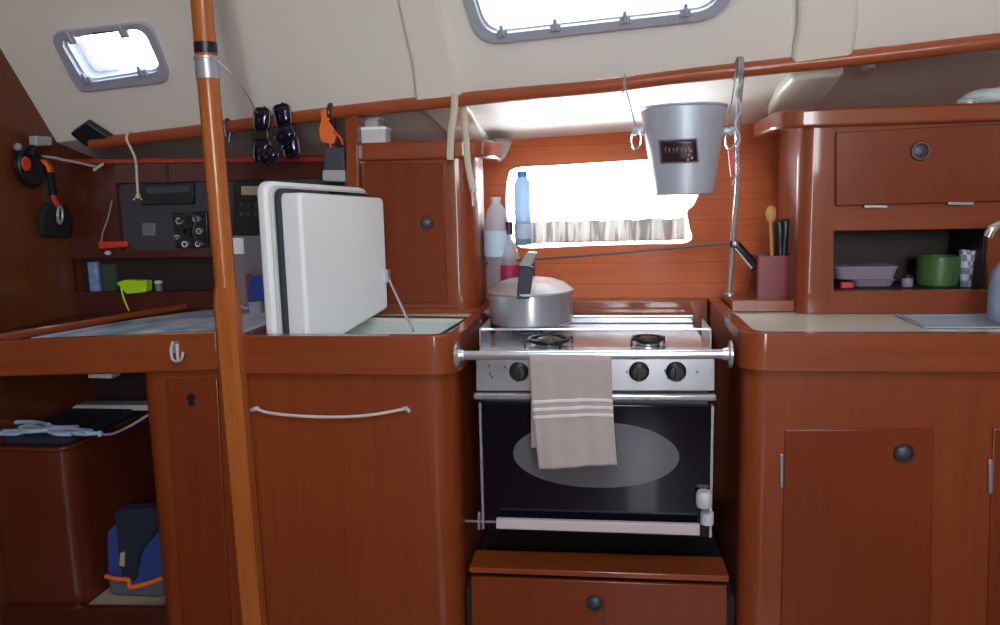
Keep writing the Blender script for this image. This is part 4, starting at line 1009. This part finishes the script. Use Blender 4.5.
# organiser pouch between post and lid
oy_ = 1.80
og = thing('organiser_pouch', 'grey wall pouch hanging behind the support post beside the open lid', 'pouch', pY(248, 330, oy_))
b = MB(); b.prism(rpoly([pY(231, 236, oy_), pY(268, 236, oy_), pY(270, 340, oy_ ), pY(236, 340, oy_)], .006, 3), (0, .01, 0)); mesh_obj('back_sheet', b, simple('grey_vinyl', rgb(128, 124, 130), .5), parent=og)
b = MB(); b.prism([pY(232, 238, oy_ - .003), pY(243, 238, oy_ - .003), pY(244, 254, oy_ - .003), pY(233, 254, oy_ - .003)], (0, .002, 0)); mesh_obj('white_tag', b, WHITE, parent=og)
b = MB(); b.tube(catmull([pY(238, 303, oy_ - .004), pY(245, 308, oy_ - .01), pY(256, 305, oy_ - .004)], 6), .0025, 8); mesh_obj('elastic', b, PALE, parent=og)
for lab, q_, mt, d_ in (('blue wrapped packet in the grey wall pouch', [(248, 278), (262, 274), (264, 300), (250, 302)], simple('blue_wrapper', rgb(44, 78, 168), .4, var=.5, vscale=70), .02), ('pale leaflet tucked below the blue packet', [(248, 302), (260, 300), (263, 338), (252, 338)], simple('leaflet', rgb(168, 172, 188), .6, var=.4, vscale=90), .012), ('thin red-edged card behind the blue packet', [(245, 276), (250, 273), (252, 300), (247, 302)], simple('red_card', rgb(150, 60, 74), .6), .008)):
    b = MB(); b.prism([pY(*z_, oy_ - .004 - d_) for z_ in q_], (0, d_, 0)); tag(mesh_obj({'b': 'packet', 'p': 'leaflet', 't': 'card'}[lab[0]], b, mt, bevel=.002), lab, {'b': 'packet', 'p': 'leaflet', 't': 'card'}[lab[0]])

# ================================================================== CHART TABLE
ct = thing('chart_table', 'mahogany chart table with deep front board at the far left', 'table', (-1.1, 1.7, .8))
fr([(-60, 343), (0, 341), (216, 331.5), (219, 371), (0, 377), (-60, 380)], FB - .012, .024, WOODH, 'front_board', ct, bevel=.005, seg=3)
ta, tb_ = pY(0, 341, FB), pY(216, 331.5, FB)
nT = (tb_ - ta).cross(V((0, 1, 0))).normalized()
if nT.z < 0: nT = -nT
def zT(x): return ta.z + (tb_.z - ta.z) * (x - ta.x) / (tb_.x - ta.x)
def onT(px, py, dz=0): return pP(px, py, ta + V((0, 0, dz)), nT)
def slabT(pts, d0_, d1_): 
    lo = [V((p.x, p.y, zT(p.x) + d0_)) for p in pts]; b = MB(); b.prism(lo, (0, 0, d1_ - d0_)); return b
mesh_obj('table_top', slabT(plan([(XL + .004, FB + .013), (-.738, FB + .013), (-.738, 1.93), (XL + .004, 1.93)], 0), -.03, -.0105), WOODH, parent=ct)
g0, g1_ = onT(2, 339.5, -.004), onT(214, 304, -.004)
du_ = (g1_ - g0); nrm = V((-du_.y, du_.x, 0)).normalized()
mesh_obj('fiddle', slabT([g0 - du_ * .03, g1_ + du_ * .08, g1_ + du_ * .08 + nrm * .022, g0 - du_ * .03 + nrm * .022], -.0103, .009), WOODH, parent=ct, bevel=.006, seg=3)
mesh_obj('outer_leaf', slabT([g0 + nrm * .024, g1_ + nrm * .024 + du_ * .02, V((-1.03, 1.93, 0)), V((XL + .01, 1.93, 0)), V((XL + .01, FB + .03, 0))], -.0103, -.004), WOODD, parent=ct)
tag(mesh_obj('sea_chart', slabT([g0 + du_ * .10 - nrm * .004 + V((.02, -.02, 0)), V((-.748, FB + .014, 0)), V((-.748, 1.90, 0)), g1_ + du_ * .06 - nrm * .004], -.0095, -.0065), CHART), 'blue and white printed sea chart spread on the chart table', 'chart')
# metal hook
hk = thing('metal_hook', 'bent white metal hook on the front board of the chart table', 'hook', pY(177, 362, FB - .02))
b = MB(); b.tube(catmull([pY(173, 342, FB - .020), pY(171, 350, FB - .020), pY(173, 360, FB - .020), pY(179, 361, FB - .030), pY(182, 358, FB - .034), pY(183, 352, FB - .034)], 6), .0028, 8); b.tube([pY(177, 344, FB - .016), pY(178, 360, FB - .020)], .003, 8); mesh_obj('wire', b, PALE, parent=hk)
b = MB(); b.prism(rpoly([pY(171, 341, FB - .0125), pY(179, 341, FB - .0125), pY(180, 353, FB - .0125), pY(172, 353, FB - .0125)], .002, 3), (0, -.002, 0)); mesh_obj('mounting_plate', b, STEEL, parent=hk)

# cabinet below the table
tcab = thing('table_pedestal', 'mahogany pedestal cupboard with keyhole supporting the chart table', 'cabinet', (-.85, 1.6, 0))
xx0 = pY(146, 400, FB + .03).x
o = rpoly(plan([(xx0, FB + .004), (-.738, FB + .004), (-.738, 1.93), (xx0, 1.93)], 0), [.05, 0, 0, 0], 8)
b = MB(); b.prism(o, (0, 0, .86)); mesh_obj('carcass', b, WOOD, parent=tcab, smooth=45)
pd = fr([(166, 380), (217, 378), (235, 700), (187, 700)], FB - .002, .008, DOORW, 'door', tcab)
p = pY(191, 397, FB - .002)
b = MB(); b.lathe(p, (0, -1, 0), [(0, .003), (.005, .003), (.008, .002), (.009, 0)], 18); b.prism([p + V((-.004, -.0025, 0)), p + V((.004, -.0025, 0)), p + V((.006, -.0025, -.018)), p + V((-.006, -.0025, -.018))], (0, .003, 0)); mesh_obj('keyhole', b, BLACK, parent=pd)

# seat locker, cushion and rope
SLY = 1.60
sl = thing('seat_locker', 'low shade-darkened mahogany seat locker with rounded corner under the chart table', 'cabinet', (-1.3, 1.75, 0))
sxr = pY(83, 520, SLY + .03).x; zst = pY(40, 452, SLY).z
o = rpoly(plan([(XL + .003, SLY), (sxr, SLY), (sxr, 1.97), (XL + .003, 1.97)], .0), [0, .055, 0, 0], 8)
b = MB(); b.prism(o, (0, 0, zst)); mesh_obj('carcass', b, WOODS, parent=sl, smooth=45)
o = rpoly(plan([(XL + .003, SLY - .006), (sxr + .004, SLY - .006), (sxr + .004, 1.97), (XL + .003, 1.97)], zst), [0, .055, 0, 0], 8)
b = MB(); b.prism(o, (0, 0, .012)); mesh_obj('top_edge', b, WOODS, parent=sl, bevel=.004)
b = MB(); zcu = zst + .012
o = rpoly(plan([(XL + .01, SLY + .012), (sxr - .006, SLY + .012), (sxr - .006, 1.90), (XL + .01, 1.90)], zcu + .0005), .03, 6); b.prism(o, (0, 0, .018)); tag(mesh_obj('seat_cushion', b, NAVY, bevel=.006, seg=3), 'thin navy cushion on the seat locker', 'cushion')
b = MB(); yb_ = 1.88
pt_ = pY(75, 408, yb_)
b.box(XL + .01, -1.0, yb_, yb_ + .05, zcu + .02, pY(110, 411, yb_).z); tag(mesh_obj('back_cushion', b, NAVY, bevel=.01, seg=3), 'dark navy back cushion standing behind the seat locker', 'cushion')
b = MB(); q = [pY(69, 410, yb_ - .01), pY(150, 410.5, yb_ - .01), pY(150, 405, yb_ - .01), pY(76, 405, yb_ - .01)]; b.prism(q, (0, .045, 0)); tag(mesh_obj('pale_batten', b, PALE), 'pale grey batten along the top of the navy back cushion', 'batten')
b = MB(); q = [pY(88, 378, 1.56), pY(112, 378.5, 1.56), pY(112, 374, 1.56), pY(88, 374, 1.56)]; b.prism(q, (0, .03, 0)); tag(mesh_obj('lamp_strip', b, PALE, bevel=.001), 'short pale strip fixed under the chart table', 'strip')
# rope pile
rope = thing('rope_coil', 'loose heap of pale blue rope on the navy seat cushion', 'rope', (-1.3, 1.66, zcu + .0185))
rz = zcu + .0185
def rpt(px, py, y, k=0): 
    q_ = pY(px, py, y); return V((q_.x, y, max(rz + .004, q_.z)))
strands = [[(0, 438, 1.64), (18, 436, 1.65), (34, 432, 1.66), (52, 428, 1.66), (78, 427, 1.66)], [(0, 442, 1.62), (16, 442, 1.62), (26, 436, 1.64), (40, 432, 1.65), (60, 436, 1.64), (84, 439, 1.63), (100, 437, 1.64)],
           [(20, 434, 1.66), (30, 430, 1.68), (44, 434, 1.66), (56, 440, 1.62), (72, 441, 1.62)], [(48, 431, 1.67), (64, 434, 1.66), (80, 437, 1.65), (92, 438, 1.64)], [(28, 440, 1.62), (42, 437, 1.63), (58, 434, 1.65), (74, 436, 1.65), (88, 440, 1.62)], [(6, 437, 1.67), (22, 431, 1.69), (38, 429, 1.69), (50, 433, 1.67)]]
for i, s_ in enumerate(strands):
    b = MB(); b.tube(catmull([rpt(*q_) + V((0, 0, .002 * i)) for q_ in s_], 8), .0052, 8); mesh_obj('strand', b, ROPEB, parent=rope)
b = MB(); b.ball(rpt(100, 436, 1.64), .008, n=10); mesh_obj('knot', b, ROPEB, parent=rope)
b = MB(); b.tube(catmull([rpt(100, 437, 1.64), rpt(112, 434, 1.62), rpt(130, 426, 1.60), pY(148, 415, 1.60)], 8), .003, 8); mesh_obj('tail', b, simple('grey_blue_cord', rgb(150, 158, 172), .7), parent=rope)

# low step and bag
zs_ = pY(40, 606, SLY - .0).z
ls = thing('low_step', 'cream topped low step between seat locker and pedestal', 'step', (-1.05, 1.7, 0))
b = MB(); b.box(sxr + .002, xx0 + .0, SLY - .0, 1.93, .0, zs_ - .004); mesh_obj('riser', b, WOODD, parent=ls)
b = MB(); b.box(sxr + .002, xx0 - .002, SLY - .01, 1.93, zs_ - .0038, zs_ + .004); mesh_obj('tread', b, simple('cream_step', rgb(176, 164, 140), .6), parent=ls, bevel=.002)
kb_ = fr([(-60, 608), (167, 609), (172, 760), (-60, 760)], SLY - .03, .02, WOODD, 'kickboard', ls)
bg = thing('rucksack', 'blue and grey rucksack with orange trim stowed on the low step', 'bag', V((-1.03, 1.66, zs_ + .005)))
gy = 1.655
def sack(pxs, d, mat, nm, y=gy, bev=.012):
    pts = [pY(*q_, y) for q_ in pxs]
    for p_ in pts: p_.z = max(p_.z, zs_ + .006)
    b = MB(); b.prism(rpoly(pts, .012, 4), (0, d, 0)); return mesh_obj(nm, b, mat, parent=bg, bevel=bev, seg=4)
sack([(107, 580), (131, 584), (163, 580), (164, 613), (140, 612), (113, 603)], .12, GREYF, 'base')
sack([(106, 532), (120, 520), (163, 515), (163, 584), (131, 586), (107, 578)], .11, BLUEF, 'main_body', gy + .006)
sack([(113, 512), (160, 508), (158, 530), (140, 552), (134, 582), (122, 580), (118, 552)], .05, NAVY, 'dark_flap', gy - .006, .008)
b = MB(); b.tube(catmull([pY(106, 576, gy - .004), pY(116, 579, gy - .010), pY(128, 580, gy - .010), pY(131, 587, gy - .010), pY(146, 584, gy - .010), pY(163, 578, gy - .006)], 6), .006, 8); mesh_obj('orange_trim', b, ORANGE, parent=bg)
b = MB(); b.prism(rpoly([pY(120, 553, gy - .014), pY(124, 552, gy - .014), pY(124, 567, gy - .014), pY(119, 566, gy - .014)], .003), (0, .006, 0)); mesh_obj('zip_pull', b, simple('straw_tab', rgb(170, 160, 130), .6), parent=bg, bevel=.001)
b = MB(); b.tube(catmull([pY(146, 515, gy + .03), pY(150, 508, gy + .02), pY(160, 507, gy + .02), pY(163, 513, gy + .03)], 6), .004, 8); mesh_obj('grab_loop', b, RED, parent=bg)

# ================================================================== LEFT BULKHEAD GEAR
def lx(px, py, off=.03): return pX(px, py, XL + off)
g1 = thing('headtorch', 'black round headtorch with red centre and grey clip on the left bulkhead', 'torch', lx(23, 186))
c_ = lx(24, 165, .03)
def ell(c0, ry, rz_, n=24): return [c0 + V((0, ry * math.cos(2 * math.pi * k / n), rz_ * math.sin(2 * math.pi * k / n))) for k in range(n)]
b = MB(); b.prism(ell(lx(25, 166, .004), .045, .052), (.022, 0, 0)); mesh_obj('body', b, BLACK, parent=g1, bevel=.006, seg=3)
b = MB(); b.prism(ell(lx(25, 164, .0262), .016, .018), (.006, 0, 0)); mesh_obj('red_centre', b, RED, parent=g1, bevel=.003)
b = MB(); b.prism(rpoly([lx(28, 136, .02), lx(44, 137, .02), lx(45, 146, .02), lx(29, 146, .02)], .006), (.022, 0, 0)); mesh_obj('grey_clip', b, simple('grey_clip', rgb(160, 168, 172), .5, var=.3, vscale=80), parent=g1, bevel=.003)
b = MB(); b.ball(lx(18, 147, .02), .010, n=12); mesh_obj('stud', b, simple('pale_stud', rgb(140, 140, 150), .4), parent=g1)
b = MB(); b.tube([lx(33, 146, .03), lx(31, 156, .03)], .008, 8); mesh_obj('strap', b, BLACK, parent=g1)
g2 = thing('tether_strap', 'orange and black tether with steel snap hook hanging on the left bulkhead', 'strap', lx(60, 222))
P_ = [lx(43, 160, .025), lx(49, 166, .03), lx(51, 180, .03), lx(54, 194, .03), lx(57, 204, .03)]
def ystrap(pts, w, mat, nm):
    b = MB(); P = catmull(pts, 6); a = [b.bm.verts.new(p_ - V((0, w, 0))) for p_ in P]; c0 = [b.bm.verts.new(p_ + V((0, w, 0))) for p_ in P]
    for i in range(len(P) - 1): b.bm.faces.new([a[i], c0[i], c0[i + 1], a[i + 1]])
    return mesh_obj(nm, b, mat, parent=g2, solid=.004)
ystrap(P_[:2] + [lx(51, 172, .031)], .012, ORANGE, 'orange_webbing'); ystrap([lx(51, 173, .03), lx(52, 184, .03), lx(55, 196, .03)], .010, BLACKF, 'webbing'); ystrap([lx(54, 195, .031), lx(56, 201, .031), lx(59, 207, .031)], .012, RED, 'orange_webbing')
b = MB(); cc = lx(60, 215, .034); b.tube([cc + V((0, .010 * math.cos(t) + .004 * math.sin(t), .022 * math.sin(t))) for t in [2 * math.pi * k / 24 for k in range(24)]], .0036, 8, closed=True); mesh_obj('snap_hook', b, STEELB, parent=g2)
g3 = thing('black_pouch', 'black pouch hanging low on the left bulkhead below the tether', 'pouch', lx(50, 238))
b = MB(); b.prism(rpoly([lx(42, 202, .004), lx(60, 204, .004), lx(68, 222, .004), lx(64, 238, .004), lx(38, 236, .004), lx(35, 218, .004)], .012), (.018, 0, 0)); mesh_obj('body', b, BLACKF, parent=g3, bevel=.006, seg=3)
b = MB(); b.tube([lx(44, 160, .012), lx(47, 182, .012), lx(50, 204, .012)], .004, 8); mesh_obj('cord', b, BLACK, parent=g3)
hr = thing('towel_hook_rod', 'pale grey rod sticking out from the left bulkhead towards the console', 'rod', lx(42, 156))
b = MB(); b.tube([lx(41, 156, .004), lx(55, 158, .03), pY(84, 164, 1.92), pY(97, 167, 1.92)], .0038, 10); mesh_obj('rod', b, CORD, parent=hr)
b = MB(); b.tube([pY(94, 170, 1.92), pY(98, 167, 1.92), pY(103, 164, 1.92)], .004, 8); mesh_obj('tip', b, PALE, parent=hr)

# ================================================================== LIGHT
w = bpy.data.worlds.new('world'); bpy.context.scene.world = w; w.use_nodes = True
N, L = w.node_tree.nodes, w.node_tree.links
bgn = N['Background']; tc = N.new('ShaderNodeTexCoord'); sx = N.new('ShaderNodeSeparateXYZ'); cr = N.new('ShaderNodeValToRGB')
L.new(tc.outputs['Generated'], sx.inputs[0])
mr = N.new('ShaderNodeMapRange'); mr.inputs[1].default_value = -1; mr.inputs[2].default_value = 1; L.new(sx.outputs['Z'], mr.inputs[0]); L.new(mr.outputs[0], cr.inputs[0])
e = cr.color_ramp.elements; e[0].position = .40; e[0].color = (.95, .98, 1.0, 1); e[1].position = .75; e[1].color = (.50, .56, .64, 1)
x_ = e.new(.5); x_.color = (1, 1, 1, 1)
L.new(cr.outputs[0], bgn.inputs[0]); bgn.inputs[1].default_value = 22.0
def portal(name, loc, nrm_, sx_, sy_):
    l = bpy.data.lights.new(name, 'AREA'); l.shape = 'RECTANGLE'; l.size = sx_; l.size_y = sy_
    l.cycles.is_portal = True
    o = bpy.data.objects.new(name, l); COL.objects.link(o); o.location = loc
    o.rotation_euler = V(nrm_).to_track_quat('-Z', 'Y').to_euler()
    return o
portal('window_daylight', cw + V((0, .10, 0)), (0, -1, 0), .56, .30)
hc_ = sum(H_out, V()) / len(H_out); portal('hatch_daylight', hc_ - nA * .06, nA, .85, .50)
pc_ = sum(P_out, V()) / len(P_out); portal('portlight_daylight', pc_ - nA * .06, nA, .34, .30)
portal('rear_opening_daylight', (.55, YB - .04, 1.09), (0, 1, 0), 1.12, 1.6)  # spans the unseen rear opening and its added slot
portal('added_opening_daylight', (.05, .2, ZC + .05), (0, 0, -1), .65, .65)  # sky light through the opening added overhead

# ================================================================== CAMERA
cd = bpy.data.cameras.new('camera'); cd.sensor_width = 36; cd.lens = 36 * FPX / 1000; cd.clip_start = .02
co = bpy.data.objects.new('camera', cd); COL.objects.link(co)
co.matrix_world = Matrix.Translation(CAM) @ ROT.to_4x4()
sc = bpy.context.scene; sc.camera = co
sc.view_settings.view_transform = 'Standard'; sc.view_settings.look = 'None'; sc.view_settings.gamma = 1
sc.view_settings.use_curve_mapping = False; sc.view_settings.exposure = -0.1
sc.cycles.max_bounces = 10; sc.cycles.diffuse_bounces = 6; sc.cycles.transparent_max_bounces = 16
sc.cycles.sample_clamp_indirect = 6
sc.cycles.use_denoising = True
